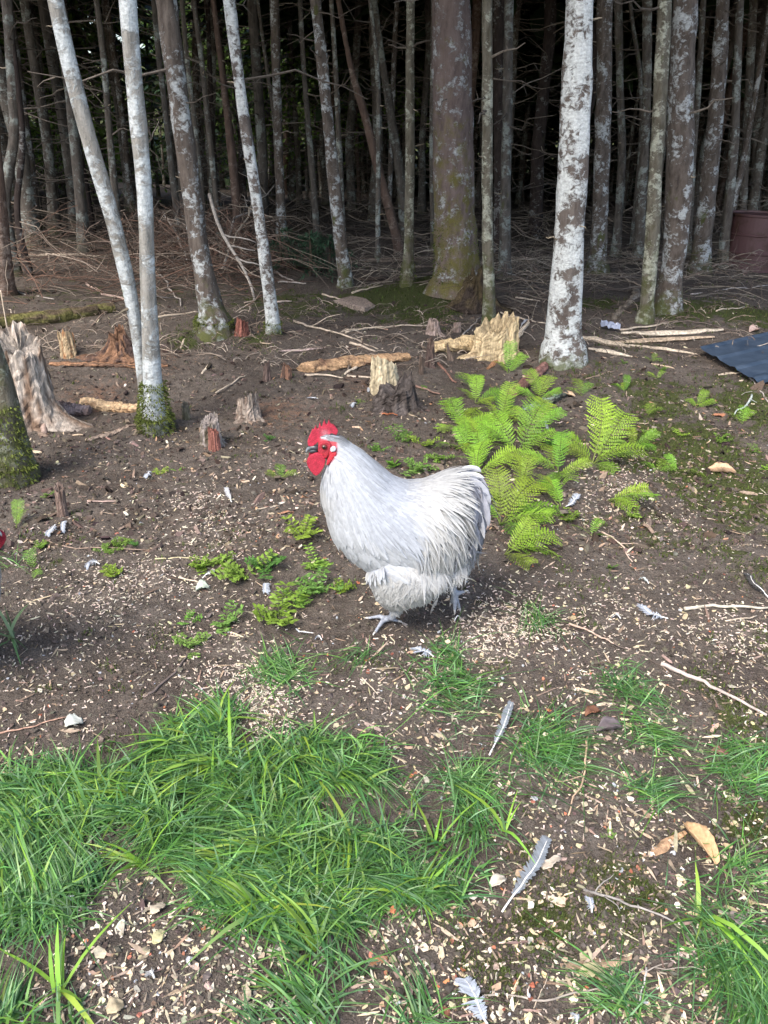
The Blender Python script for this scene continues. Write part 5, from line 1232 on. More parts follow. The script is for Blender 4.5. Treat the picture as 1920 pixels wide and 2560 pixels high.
def pellets():
    U = [rng.uniform(-60, 1980, 3200)]; Vv = [rng.uniform(1130, 2600, 3200)]
    for (a_, b_, ra, rb, k_) in PEL:
        m_ = int(ra * rb * .075 * k_ ** 1.3 * 760 / b_ * 1.6); U.append(rng.normal(a_, ra * .62, m_)); Vv.append(rng.normal(b_, rb * .62, m_))
    U = np.concatenate(U); Vv = np.concatenate(Vv); n = len(U)
    x, y, u, v = at_px(U, Vv)
    keep = (rng.random(n) < .25 + 1.1 * fbm(x, y, 9, 3, 33)) & ~(inpoly(u, v, GRASSP) & ~inpoly(u, v, BARE) & (rng.random(n) < .8))
    x, y = x[keep], y[keep]; n = len(x)
    t = 6; a = np.arange(t) / t * 2 * np.pi
    TV = np.vstack([np.stack([np.full(t, s), np.cos(a) * .42, np.sin(a) * .42], 1) for s in (-1, 1)] ) * [.5, .5, .5]
    j = np.arange(t); j2 = (j + 1) % t
    TF = [np.stack([j, j2, j2 + t, j + t], 1), np.array([[0, 5, 4, 3], [0, 3, 2, 1], [6, 7, 8, 9], [6, 9, 10, 11]])]
    L = rng.uniform(.005, .014, n); D = rng.uniform(.0055, .0075, n)
    V, F = scatter(TV, TF, np.stack([x, y, gz(x, y) + .0015], 1), rotz(rng.uniform(0, 6.28, n), .25), np.stack([L, D * 1.15, D * 1.15], 1))
    c = np.array([.56, .47, .38]) * rng.uniform(.55, 1.25, (n, 1)) * (1 + rng.normal(size=(n, 3)) * .04)
    o = link('wood_pellets', mesh_np('wood_pellets', V, F, np.repeat(np.clip(c, 0, .9), len(TV), 0)), M['chip']); tag(o, 'pale wood pellets spilled in drifts over the soil', None, None, 'stuff')
pellets()
def flakes(name, label, n, box, size, colr, cvar, thick, dens=None, rgs=1, skipgrass=.8, aspect=(1.0, 3.0), curlz=.25, mat='chip', tilt=.3, cmin=.5, cmax=1.3):
    rg = np.random.default_rng(rgs)
    x, y, u, v = pick(n, *box, rg=rg)
    keep = ~(inpoly(u, v, GRASSP) & ~inpoly(u, v, BARE) & (rg.random(n) < skipgrass))
    if dens is not None: keep &= rg.random(n) < dens(u, v, x, y)
    x, y, u, v = x[keep], y[keep], u[keep], v[keep]; n = len(x)
    # irregular six-cornered flake, slightly cupped
    out = []
    base = np.array([[-.5, -.12], [-.3, .38], [.15, .5], [.5, .14], [.38, -.4], [-.1, -.5]])
    parts_ = np.array_split(np.arange(n), 6)
    mb = MB()
    for g_ in parts_:
        if not len(g_): continue
        b = base + rg.normal(size=base.shape) * .09
        zc = curlz * (b[:, 0] ** 2) * .8
        TV = np.vstack([np.column_stack([b, zc]), np.column_stack([b * .96, zc - 1])]); TV[6:, 2] = zc - thick
        j = np.arange(6); j2 = (j + 1) % 6
        TF = [np.stack([j, j + 6, j2 + 6, j2], 1), np.array([[5, 0, 1, 2], [5, 2, 3, 4]])]
        m = len(g_); s = rg.lognormal(np.log(size), .45, m); asp = rg.uniform(*aspect, m)
        V, F = scatter(TV, TF, np.stack([x[g_], y[g_], gz(x[g_], y[g_]) + .0012 + s * .08], 1), rotz(rg.uniform(0, 6.28, m), tilt, rg), np.stack([s * np.sqrt(asp), s / np.sqrt(asp), s], 1))
        idx = rg.integers(0, len(colr), m)
        c = np.array(colr)[idx] * rg.uniform(cmin, cmax, (m, 1)) * (1 + rg.normal(size=(m, 3)) * cvar)
        mb.add(V, F, np.repeat(np.clip(c, 0, .9), 12, 0))
    return tag(mb.build(name, M[mat]), label, None, None, 'stuff')
WHOLE = (-80, 2000, 780, 2620)
flakes('wood_chips', 'tan wood chips and bark crumbs strewn over the soil', 8500, WHOLE, .0052, [(.56, .46, .30), (.48, .38, .26), (.62, .55, .42), (.36, .25, .17), (.55, .50, .30)], .05, .12, lambda u, v, x, y: .15 + .85 * sm(.42, .6, fbm(x, y, 3.2, 4, 41)) * sm(900, 1900, v), 1)
flakes('wood_chips', 'larger flat chips in the lower right of the yard', 1500, (900, 1990, 1450, 2620), .0078, [(.58, .48, .31), (.62, .54, .36), (.44, .33, .22), (.64, .58, .46)], .05, .09, None, 2, curlz=.5)
flakes('wood_chips', 'flat chips on the bare soil inside the grass', 260, (150, 800, 2250, 2600), .008, [(.58, .50, .36), (.62, .56, .44)], .05, .09, None, 3, .2, curlz=.5)
flakes('wood_splinters', 'thin pale splinters and stalks in the litter', 4200, WHOLE, .0075, [(.52, .44, .31), (.40, .31, .22), (.26, .19, .14)], .05, .10, None, 4, .7, (4, 12), .1)
flakes('bark_crumbs', 'small rust-red bark crumbs', 600, (100, 1900, 1100, 2600), .005, [(.42, .15, .08), (.34, .14, .09)], .05, .3, None, 5, .7, (1, 1.6))
flakes('leaf_litter', 'dark rotting leaf bits pressed in the soil', 8000, WHOLE, .0036, [(.085, .068, .054), (.11, .092, .075), (.15, .128, .105), (.06, .049, .04)], .05, .06, None, 6, .5, (1, 2.4), .5, 'soilbit', .45)
flakes('down_specks', 'tiny white down specks shed on the soil', 420, (-20, 1940, 1000, 2560), .0045, [(.50, .52, .55)], .01, .3, None, 7, .5, (1, 2), .3, 'plume', .5, .9, 1.0)
flakes('wood_chips', 'coarser chips and rot crumbs between the stumps', 3200, (-60, 1980, 770, 1380), .0095, [(.50, .40, .27), (.36, .22, .13), (.44, .33, .23), (.58, .50, .40), (.27, .18, .13)], .05, .2, lambda u, v, x, y: .2 + .8 * sm(.42, .6, fbm(x, y, 2.0, 4, 43)), 8, aspect=(1, 5))
flakes('leaf_litter', 'dark clods and rotting bits between the stumps', 5200, (-60, 1980, 740, 1380), .015, [(.075, .055, .045), (.05, .038, .032), (.13, .10, .08), (.20, .15, .115)], .05, .3, None, 9, aspect=(1, 3), mat='soilbit', tilt=.6)
def crumbs():
    n = 34000; x, y, u, v = pick(n, -80, 2000, 850, 2620)
    k = ~(inpoly(u, v, GRASSP) & ~inpoly(u, v, BARE) & (rng.random(n) < .5)); x, y = x[k], y[k]; n = len(x)
    TV = np.array([[1, 0, 0], [-1, .1, 0], [0, 1, .1], [.1, -1, 0], [0, .1, .9], [0, 0, -.8]], float) * .5
    TF = [np.array([[0, 2, 4], [2, 1, 4], [1, 3, 4], [3, 0, 4], [2, 0, 5], [1, 2, 5], [3, 1, 5], [0, 3, 5]])]
    s = rng.lognormal(np.log(.0070), .5, n) * np.clip(.45 + .22 * y, .5, 1.25); s = np.clip(s, .002, .022)
    V, F = scatter(TV, TF, np.stack([x, y, gz(x, y) + s * .15], 1), rotz(rng.uniform(0, 6.28, n), .5), np.stack([s * rng.uniform(.8, 1.6, n), s, s * rng.uniform(.5, 1, n)], 1))
    c = np.array([.112, .092, .076]) * rng.uniform(.5, 1.35, (n, 1)) * (1 + rng.normal(size=(n, 3)) * .05)
    o = link('soil_crumbs', mesh_np('soil_crumbs', V, F, np.repeat(np.clip(c, 0, 1), 6, 0)), M['soilbit']); tag(o, 'dark crumbs of trampled soil', None, None, 'stuff')
crumbs()
def moss():
    n = 120000; x, y, u, v = pick(n, -80, 2000, 640, 2600)
    X = np.zeros(n)
    f = spots(MOSS, x, y) + (fbm(x, y, 9, 4, 80) - .5) * 1.9
    k = f > .42; x, y = x[k], y[k]; n = len(x)
    th = rng.uniform(0, 6.28, n); D = nrm(np.stack([np.cos(th) * .6, np.sin(th) * .6, np.ones(n)], 1)); Wd = np.stack([-np.sin(th), np.cos(th), np.zeros(n)], 1)
    sc = 1 + .25 * (y - 1.5)
    V, F, q = blades(np.stack([x, y, gz(x, y) - .002], 1), D, Wd, rng.uniform(.006, .014, n) * sc, rng.uniform(.003, .005, n) * sc, np.array([0, 0, 0]), 1, [1, .2], 2)
    c = np.array([.065, .088, .022]) * rng.uniform(.5, 1.5, (n, 1)) * (1 + rng.normal(size=(n, 3)) * .08)
    o = link('moss', mesh_np('moss', V, F, np.repeat(np.clip(c, 0, 1), q, 0)), M['moss']); tag(o, 'patches of low dark green moss', None, None, 'stuff')
moss()

# ================================================================== GRASS
def grass_mesh(px, py, n_per, L, w, seed, colr, spread=.03, up=.8, bendf=.7, name='grass', origin=None, broad=False, lvar=.35):
    rg = np.random.default_rng(seed); m = len(px)
    px = np.repeat(px, n_per); py = np.repeat(py, n_per); n = len(px)
    px = px + rg.normal(0, spread, n); py = py + rg.normal(0, spread, n)
    th = rg.uniform(0, 6.28, n) if not broad else rg.uniform(0, 6.28, n)
    flow = fbm(px, py, 2.5, 2, 90) * 9
    th = np.where(rg.random(n) < .45, flow, th)
    tilt = rg.uniform(.15, 1.0, n)
    D = nrm(np.stack([np.cos(th) * tilt, np.sin(th) * tilt, np.full(n, up)], 1))
    Wd = nrm(np.stack([-np.sin(th), np.cos(th), rg.normal(0, .4, n)], 1))
    LL = L * np.exp(rg.normal(0, lvar, n)); b = np.stack([np.cos(th), np.sin(th), np.full(n, -.9)], 1) * (bendf * rg.uniform(.3, 1.3, n))[:, None]
    V, F, q = blades(np.stack([px, py, gz(px, py) - .004], 1), D, Wd, LL, w * rg.uniform(.6, 1.4, n), b, 5 if broad else 4, [.6, 1, .95, .7, .08] if broad else [.8, 1, .8, .45, .05], 3 if broad else 2, .0, np.tile([0, 0, -1.0], (n, 1)) if broad else None)
    V[:, 2] = np.maximum(V[:, 2], gz(V[:, 0], V[:, 1]) + .003)
    idx = rg.integers(0, len(colr), n); c = np.array(colr)[idx] * rg.uniform(.6, 1.35, (n, 1)) * (1 + rg.normal(size=(n, 3)) * .06)
    c = np.repeat(np.clip(c, 0, 1), q, 0).reshape(n, q, 3)
    if origin is not None: V = V - origin
    return mesh_np(name, V, F, c.reshape(-1, 3), smooth=True)
GREEN = [(.072, .185, .042), (.095, .225, .050), (.065, .17, .055), (.135, .285, .06), (.10, .215, .085), (.16, .30, .115)]
YG = [(.23, .38, .05), (.19, .34, .05), (.17, .31, .09)]
def turf():
    n = 7600; x, y, u, v = pick(n, -120, 1320, 1720, 2700)
    inside = inpoly(u + rng.normal(0, 14, n), v + rng.normal(0, 14, n), GRASSP) & ~inpoly(u + rng.normal(0, 25, n), v + rng.normal(0, 25, n), BARE) & ~((v > 2330) & (rng.random(n) < .62))
    d = sm(.40, .56, fbm(x, y, 8, 3, 61)) * .9 + .10
    k = inside & (rng.random(n) < d); x, y = x[k], y[k]
    me = grass_mesh(x, y, 8, .062, .0038, 1, GREEN, .011, 1.25, .75)
    o = link('grass_patch', me, M['grass']); tag(o, 'big patch of fine green grass across the lower left', None, None, 'stuff')
    k2 = rng.random(len(x)) < .40 * sm(.45, .6, fbm(x, y, 4, 3, 66)) + .06; x, y = x[k2], y[k2]
    me = grass_mesh(x, y, 4, .080, .0056, 2, GREEN[1:4] + YG, .008, 1.4, .8)
    o = link('grass_patch', me, M['grass']); tag(o, 'coarser blades mixed through the big grass patch', None, None, 'stuff')
turf()
def tuft(u, v, rpx, n, label, L=.07, w=.0028, seed=0, colr=GREEN, name='grass_tuft', broad=False, up=.75, bend=.8, cat='grass tuft', group=None):
    b = G(u, v); rg = np.random.default_rng(seed); r = rpx * mpp(b[1])
    x = b[0] + rg.normal(0, r * .45, n); y = b[1] + rg.normal(0, r * .6, n)
    me = grass_mesh(x, y, 1, L, w, seed, colr, .002, up, bend, name, np.array([b[0], b[1], b[2]]), broad)
    return tag(link(name, me, M['grass'], None, b), label, cat, group)
TU = [(712, 1688, 60, 210, 'fine grass tuft on the pellets above the big grass patch'), (1110, 1635, 55, 130, 'grass tuft with the lone long blade below the bird tail, above the next tuft'), (1120, 1725, 75, 260, 'spreading grass tuft straight below the bird, among pellets'),
      (1340, 1548, 50, 120, 'thin grass tuft right of the bird feet'), (1562, 1722, 60, 200, 'neat grass tuft above the frayed pale splinter'), (1370, 1872, 85, 480, 'full grass tuft right of the upper long grey feather'),
      (1612, 1842, 60, 160, 'small grass tuft beside the purple-grey dead leaf'), (1618, 1985, 40, 110, 'small upright grass tuft left of the right border moss'), (1860, 1935, 90, 420, 'low grass tuft touching the right border, mid height'),
      (1850, 2185, 60, 90, 'long sparse grass blades by the curled tan bark'), (1840, 2400, 110, 620, 'big loose grass tuft in the lower right corner'), (1560, 2500, 55, 130, 'faint grass tuft under the arching twig'),
      (1165, 1960, 60, 240, 'short grass tuft attached to the top right of the big grass patch'), (1060, 2545, 60, 80, 'few grass blades left of the white feather at the bottom border'), (900, 1640, 40, 50, 'few grass blades under the bird, left'),
      (30, 1410, 40, 30, 'few pale blades near the second bird'), (1895, 2530, 70, 200, 'grass tuft at the very lower right corner')]
for q, (u, v, r, n, lab) in enumerate(TU): tuft(u, v, r, n, lab, .068, .0028, 700 + q, GREEN if q % 3 else GREEN + YG[2:])
BT = [(350, 2010, 60, 34, 'cluster of broad yellow-green blades, left half of the big grass patch'), (575, 1905, 50, 20, 'pair of tall broad blades at the top of the big grass patch'), (660, 2300, 50, 22, 'broad blades drooping over the bare soil inside the grass'),
      (365, 2170, 45, 22, 'broad drooping blades at the left rim of the bare soil'), (870, 2110, 50, 24, 'broad bright blades in the middle right of the big grass patch'), (1050, 2250, 45, 13, 'single bright clump with one blade drooping to the right, grass patch edge'),
      (790, 2380, 45, 22, 'broad bright blades at the lower middle of the grass'), (665, 2130, 45, 20, 'broad blades in the centre of the big grass patch'), (1262, 2085, 14, 5, 'lone upright bright blade right of the big grass patch'),
      (150, 2480, 40, 14, 'broad blades in the lower left corner'), (30, 1600, 45, 26, 'broad-bladed pale green clump at the left border'), (250, 1985, 50, 22, 'broad blades near the left of the big grass patch'), (1750, 2300, 40, 12, 'broad long blades rising from the lower right tuft')]
for q, (u, v, r, n, lab) in enumerate(BT): tuft(u, v, r * .22, max(5, min(n, 13)), lab, .112, .0072, 800 + q, YG if q != 10 else [(.16, .24, .11)], 'broad_grass_clump', True, 1.25, .75, 'grass clump')

# ================================================================== FERNS AND SEEDLINGS
def frond_mesh(name, seed, L=1.0, pairs=15, wid=.36, pinn=8, droop=.35):
    rg = np.random.default_rng(seed)
    t = np.linspace(0, 1, 14)
    R_ = np.stack([.03 * np.sin(t * 3 + seed), L * t * (1 - .08 * t), .35 * L * t - droop * L * t ** 2.2], 1)
    V0, F0 = tube(R_, np.linspace(.011, .003, 14) * L, 5, cap=False)
    mb = MB(); mb.add(V0, F0, (.16, .22, .05))
    B = []; D = []; Wd = []; LL = []; ww = []; BB = []
    for k in range(pairs):
        s = .16 + .82 * k / (pairs - 1); p = np.array([np.interp(s, t, R_[:, i]) for i in range(3)])
        tan = nrm(np.array([np.interp(min(s + .04, 1), t, R_[:, i]) - np.interp(s - .04, t, R_[:, i]) for i in range(3)]))
        pl = wid * L * (math.sin(math.pi * (.13 + .87 * (1 - s) ** .75)) ** .8) * rg.uniform(.88, 1.08) + .012 * L
        for sd in (-1, 1):
            side = nrm(np.cross(tan, [0, 0, 1])) * sd
            d = nrm(side * 1.0 + tan * .38 + np.array([0, 0, rg.normal(.0, .10)]))
            bend = np.array([0, 0, -.22]) + tan * .18
            # the pinna's midrib
            m = max(3, int(pinn * (.45 + .55 * pl / (wid * L))))
            up = nrm(np.cross(d, tan * sd)); up = up if up[2] > 0 else -up
            wv = nrm(np.cross(up, d))
            for j in range(m):
                f = (j + .5) / m; q = p + d * pl * f + bend * pl * f * f
                lw = .024 * L * (1 - f ** 2.2) ** .7 * (.45 + .55 * pl / (wid * L)) + .003 * L
                for s2 in (-1, 1):
                    B.append(q); D.append(nrm(wv * s2 + d * .55 + up * rg.normal(0, .12))); LL.append(lw * rg.uniform(.8, 1.35)); ww.append(pl / m * .86)
                    Wd.append(nrm(d + up * .1)); BB.append(up * -.12)
            B.append(p + d * pl * .8 + bend * pl * .64); D.append(d); LL.append(pl * .28); ww.append(pl * .07); Wd.append(wv); BB.append(bend * .3)
    V, F, q = blades(np.array(B), np.array(D), np.array(Wd), np.array(LL), np.array(ww), np.array(BB), 2, [.85, 1, .25], 2)
    n = len(B); g = rg.uniform(.85, 1.18, (n, 1)); c = np.array([.235, .42, .048]) * g
    mb.add(V, F, np.repeat(c, q, 0))
    return mb.mesh(name, smooth=False)
FR = [frond_mesh('frond', s, 1.0, 15, .21 + .03 * (s % 3), 8, .25 + .1 * s) for s in range(4)]
FRD = [frond_mesh('frond', s + 9, 1.0, 11, .28, 5, .3 + .1 * s) for s in range(2)]
def fern(u, v, fronds, label, mat='fern', lab_g=None, small=False):
    b = G(u, v); root = empty('fern', b, label, 'fern')
    for q, (az, L, pitch) in enumerate(fronds):
        me = (FRD if small else FR)[(q + int(u)) % (2 if small else 4)]
        o = link('frond', me, M['fern'], root, (0, 0, 0)); o.scale = (L * .92, L * .92, L * .92)
        o.rotation_euler = (R(pitch + 14 + random.uniform(-6, 8)), R(random.uniform(-24, 24)), R(az - 90 + random.uniform(-9, 9)))
    return root
# azimuth 0 = to the right, 90 = away from the camera, -90 = towards it
fern(1480, 1160, [(85, .38, 30), (45, .36, 20), (120, .26, 22), (15, .28, 14), (-20, .22, 5), (150, .22, 12), (-60, .16, 0)], 'largest bright fern, tall fronds in the right half of the fern bed')
fern(1395, 1185, [(110, .26, 18), (70, .24, 25), (165, .22, 8), (-80, .20, 0), (-120, .18, -4), (20, .18, 5)], 'bright fern just left of the largest one')
fern(1290, 1130, [(70, .34, 28), (110, .32, 26), (145, .26, 14), (25, .26, 14), (190, .22, 4), (-60, .22, 0)], 'bright fern in the middle of the bed, behind the bird tail')
fern(1250, 1060, [(100, .30, 24), (140, .26, 18), (60, .28, 24), (180, .24, 8), (-100, .2, 0)], 'bright fern at the upper left of the bed')
fern(1580, 1120, [(30, .17, 12), (80, .15, 20), (-20, .13, 4), (150, .12, 10)], 'fern scattered at the right flank of the largest one')
fern(1620, 1040, [(60, .12, 16), (10, .11, 8)], 'tiny pale fern upslope of the right flank of the bed', small=True)
fern(1150, 1075, [(100, .26, 20), (60, .26, 18), (140, .22, 12), (20, .22, 10), (-160, .16, 4)], 'fern at the left flank of the bed, above the bird back')
fern(1185, 1010, [(80, .22, 22), (30, .22, 14), (130, .18, 16), (-30, .16, 4)], 'fern at the left flank of the bed, upslope beside the looping root')
fern(1205, 1175, [(80, .24, 20), (30, .24, 14), (150, .18, 10)], 'fern touching the top of the bird tail')
fern(1345, 1000, [(110, .22, 28), (60, .22, 22), (150, .2, 12), (0, .16, 8)], 'fern beside the short reddish log')
fern(1268, 935, [(75, .24, 40), (40, .20, 28), (120, .14, 20)], 'single tall fern standing above the bed below the jagged log end')
fern(1195, 985, [(125, .22, 22), (160, .20, 12), (90, .16, 22)], 'fern left of the bed pointing at the dark stubs')
fern(1160, 1130, [(110, .22, 28), (80, .18, 22), (170, .16, 6)], 'fern with narrow fronds at the left edge of the bed')
fern(1250, 1310, [(40, .28, 18), (10, .28, 10), (80, .26, 24), (-25, .24, 2), (-70, .20, -4), (120, .2, 16)], 'low bright fern directly behind the bird tail')
fern(1262, 1385, [(15, .24, 6), (-20, .22, 0), (50, .2, 14), (-60, .17, -4)], 'low fern behind the rear of the bird, lowest of the bed')
fern(1190, 1190, [(60, .24, 24), (100, .22, 20), (20, .2, 12)], 'fern rising right above the bird tail')
fern(1215, 1120, [(95, .26, 22), (130, .24, 14), (50, .22, 24), (-150, .18, 4)], 'fern low between the bird back and the middle of the bed')
fern(1330, 1075, [(80, .26, 26), (120, .24, 18), (30, .22, 16), (160, .2, 8)], 'fern filling the middle of the bed, below the lichen-frilled branch')
fern(1300, 1230, [(60, .2, 22), (110, .22, 18), (-20, .16, 4), (-100, .15, 0)], 'fern between the two bright fern masses, near the arching one')
fern(1400, 1270, [(165, .24, 8), (130, .22, 14), (100, .2, 18), (-140, .18, 0)], 'arching fern with the pale feather at its foot')
fern(1520, 1250, [(-30, .24, 2), (10, .2, 8), (-60, .16, -4)], 'fern sprawling right over the pellet drift')
fern(1690, 1180, [(150, .16, 12), (-40, .15, 2), (100, .12, 12)], 'small fern right of the pellet drift')
fern(1645, 1180, [(60, .12, 10), (0, .10, 5), (130, .1, 10)], 'tiny fern on the pellet drift', small=True)
fern(1560, 980, [(90, .13, 22), (60, .1, 15), (130, .1, 15)], 'small upright fern on the slope above the bed')
fern(1740, 1020, [(50, .15, 18), (20, .14, 10), (110, .1, 12)], 'small fern on the moss below the dark metal sheet')
fern(1455, 990, [(100, .15, 20), (60, .12, 14), (140, .12, 10)], 'small fern beside the lichen-frilled branch', small=True)
fern(1855, 1060, [(80, .14, 20), (40, .13, 10), (130, .12, 10)], 'small fern near the right border on the moss', small=True)
fern(1645, 950, [(50, .09, 20), (150, .09, 8)], 'tiny fern on the slope left of the dark metal sheet', small=True)
fern(1480, 1340, [(-80, .12, 4), (60, .1, 15), (180, .1, 4)], 'tiny fern below the bed near the bent tan stick', small=True)
fern(40, 1320, [(100, .13, 30), (70, .10, 20)], 'small fern at the left border beside the second bird')
fern(90, 1425, [(115, .10, 14), (-60, .08, 0)], 'tiny fern left of the left pellet drift', small=True)
fern(700, 1200, [(90, .10, 18), (30, .09, 8), (150, .08, 8)], 'tiny fern just left of the bird neck', small=True)
fern(1630, 865 + 40, [(70, .08, 20), (20, .08, 8), (150, .07, 8)], 'tiny fern in front of the split boards', small=True)
def weed_mesh(name, seed, n=7, col=(.11, .21, .05)):
    rg = np.random.default_rng(seed); mb = MB(); B = []; D = []; Wd = []; LL = []; ww = []
    for k in range(n):
        a = rg.uniform(0, 6.28); L = rg.uniform(.4, 1.0); up = rg.uniform(.25, 1.0)
        e = np.array([math.cos(a) * L, math.sin(a) * L, up * .7]); P = wander((0, 0, 0), e, 7, .05, -.06, seed=int(rg.integers(1e9)))
        V, F = tube(P, np.linspace(.018, .008, 7), 4, cap=False); mb.add(V, F, (.13, .18, .06))
        for j in range(1, 7):
            for s in (-1, 1):
                t = nrm(P[j] - P[j - 1]); sd = nrm(np.cross(t, [0, 0, 1])) * s
                for g in range(3):
                    B.append(P[j] + sd * .06 * g); D.append(nrm(sd + t * rg.uniform(-.3, 1.0) + [0, 0, rg.uniform(-.1, .4)])); LL.append(rg.uniform(.12, .22)); ww.append(rg.uniform(.07, .12)); Wd.append(nrm(np.cross(D[-1], [0, 0, 1]) + rg.normal(size=3) * .3))
    V, F, q = blades(np.array(B), np.array(D), np.array(Wd), np.array(LL), np.array(ww), np.array([0, 0, -.15]), 2, [.4, 1, .2], 2)
    c = np.array(col) * rg.uniform(.7, 1.4, (len(B), 1)); mb.add(V, F, np.repeat(c, q, 0)); return mb.mesh(name)
WM = [weed_mesh('seedling', s, 6 + s % 4, [(.19, .34, .06), (.15, .28, .065), (.24, .40, .06)][s % 3]) for s in range(6)]
WD = [(615, 1440, .12, 'largest leafy seedling of the left group, right of the straw-coloured stem'), (660, 1425, .09, 'leafy seedling close to the breast of the bird'), (500, 1420, .07, 'leafy seedling over the thin straw-coloured stem'), (555, 1405, .06, 'small seedling above the straw-coloured stem'),
      (560, 1560, .08, 'low seedling on bare soil midway to the big grass patch'), (700, 1550, .11, 'tall seedling below and left of the bird breast'), (468, 1560, .05, 'small dark seedling left of the low seedling on bare soil'), (485, 1618, .07, 'seedling at the upper end of the dark slanting stick'),
      (285, 1440, .06, 'seedling inside the left pellet drift'), (305, 1368, .05, 'light seedling above the left pellet drift'), (340, 1365, .035, 'tiny round-leaved seedling right of the light one'), (755, 1340, .10, 'seedling against the breast of the bird'),
      (790, 1410, .08, 'seedling under the breast of the bird'), (790, 1480, .09, 'seedling below the breast, nearest the front foot'), (850, 1480, .06, 'seedling between breast and front leg'), (740, 1500, .06, 'seedling near the white curled feather'),
      (1000, 1105, .10, 'seedling cluster behind the neck of the bird'), (1060, 1115, .08, 'seedling right of the cluster behind the neck'), (950, 1130, .06, 'small seedling touching the neck of the bird'), (1040, 1180, .10, 'bright seedling just over the back of the bird'),
      (985, 1165, .06, 'small seedling over the back of the bird'), (1100, 1150, .07, 'seedling between the back of the bird and the fern bed'), (125, 1240, .045, 'seedling beside the hollow root of the nearest left trunk'), (400, 1185, .04, 'thin seedling on bare soil left of the bird head'),
      (445, 1180, .035, 'thin seedling right of the other thin one'), (675, 1100, .04, 'faint seedling left of the comb'), (1060, 975, .04, 'seedling left of the reddish looping root'), (900, 1010, .035, 'seedling below the yellowish-white stump'),
      (1330, 1290, .07, 'seedling inside the arching fern'), (1420, 1300, .06, 'seedling in front of the arching fern'), (1590, 1290, .05, 'seedling below the sprawling fern'), (1380, 1120, .07, 'seedling between the two biggest ferns'), (1230, 1250, .07, 'seedling in the fern bed beside the tail'),
      (1800, 1100, .06, 'seedling in the moss under the orange-pink leaf'), (1880, 1130, .05, 'seedling in the moss at the right border'), (1700, 1090, .05, 'seedling in the moss left of the orange-pink leaf'), (1620, 1090, .05, 'seedling right of the largest fern'),
      (1525, 2090, .022, 'tiny round-leaved seedling on bare soil, lower right'), (1915, 1175, .04, 'bright seedling cut by the right border'), (1340, 1640 - 260, .05, 'grey-green seedling under the fern bed'), (1530, 1420, .03, 'yellowish seedling below the bent tan stick'),
      (1310, 1090, .06, 'seedling below the fern with the reddish log'), (1650, 925, .05, 'seedling on the slope in front of the split boards'), (1560, 850 + 60, .04, 'seedling at the tip of the lowest split board'), (100, 1370, .04, 'dull seedling right of the second bird'), (260, 1380, .04, 'dull seedling left of the light one')]
for q, (u, v, s, lab) in enumerate(WD):
    o = link('seedling', WM[q % 6], M['fern'], None, G(u, v)); o.scale = (s, s, s * .9); o.rotation_euler = (0, 0, q * 1.7); tag(o, lab, 'seedling')
# blue-green spruce saplings under the brush
def sapling_mesh(name, seed):
    rg = np.random.default_rng(seed); mb = MB(); n = 900
    V, F = tube([(0, 0, 0), (.02, 0, .5), (0, .02, 1)], [.03, .02, .006], 5); mb.add(V, F, (.08, .06, .04))
    for k in range(26):
        z = rg.uniform(.05, .95); a = rg.uniform(0, 6.28); L = .75 * (1 - z) + .12; d = np.array([math.cos(a), math.sin(a), .15])
        m = 30; s = rg.uniform(.1, 1, m); B = np.array([0, 0, z]) + d * (s * L)[:, None] - np.array([0, 0, .12]) * (s ** 2)[:, None]
        D = nrm(d + rg.normal(size=(m, 3)) * .8); V, F, q = blades(B, D, nrm(np.cross(D, [0, 0, 1]) + .01), .11, .02, np.zeros(3), 1, [1, .4], 2)
        mb.add(V, F, np.array([.05, .10, .055]) * rg.uniform(.6, 1.5))
    return mb.mesh(name)
for q, (u, v, s, lab) in enumerate([(700, 672, .55, 'blue-green spruce sapling right of the thin white-blotched trunk, left one of three'), (775, 690, .6, 'blue-green spruce sapling between two spotted trunks, middle one of three'), (822, 684, .5, 'blue-green spruce sapling touching the slim brown and grey trunk, right one of three')]):
    o = link('spruce_sapling', sapling_mesh('spruce_sapling', q), M['needle'], None, G(u, v)); o.scale = (s * 1.3, s, s * .75); tag(o, lab, 'sapling')

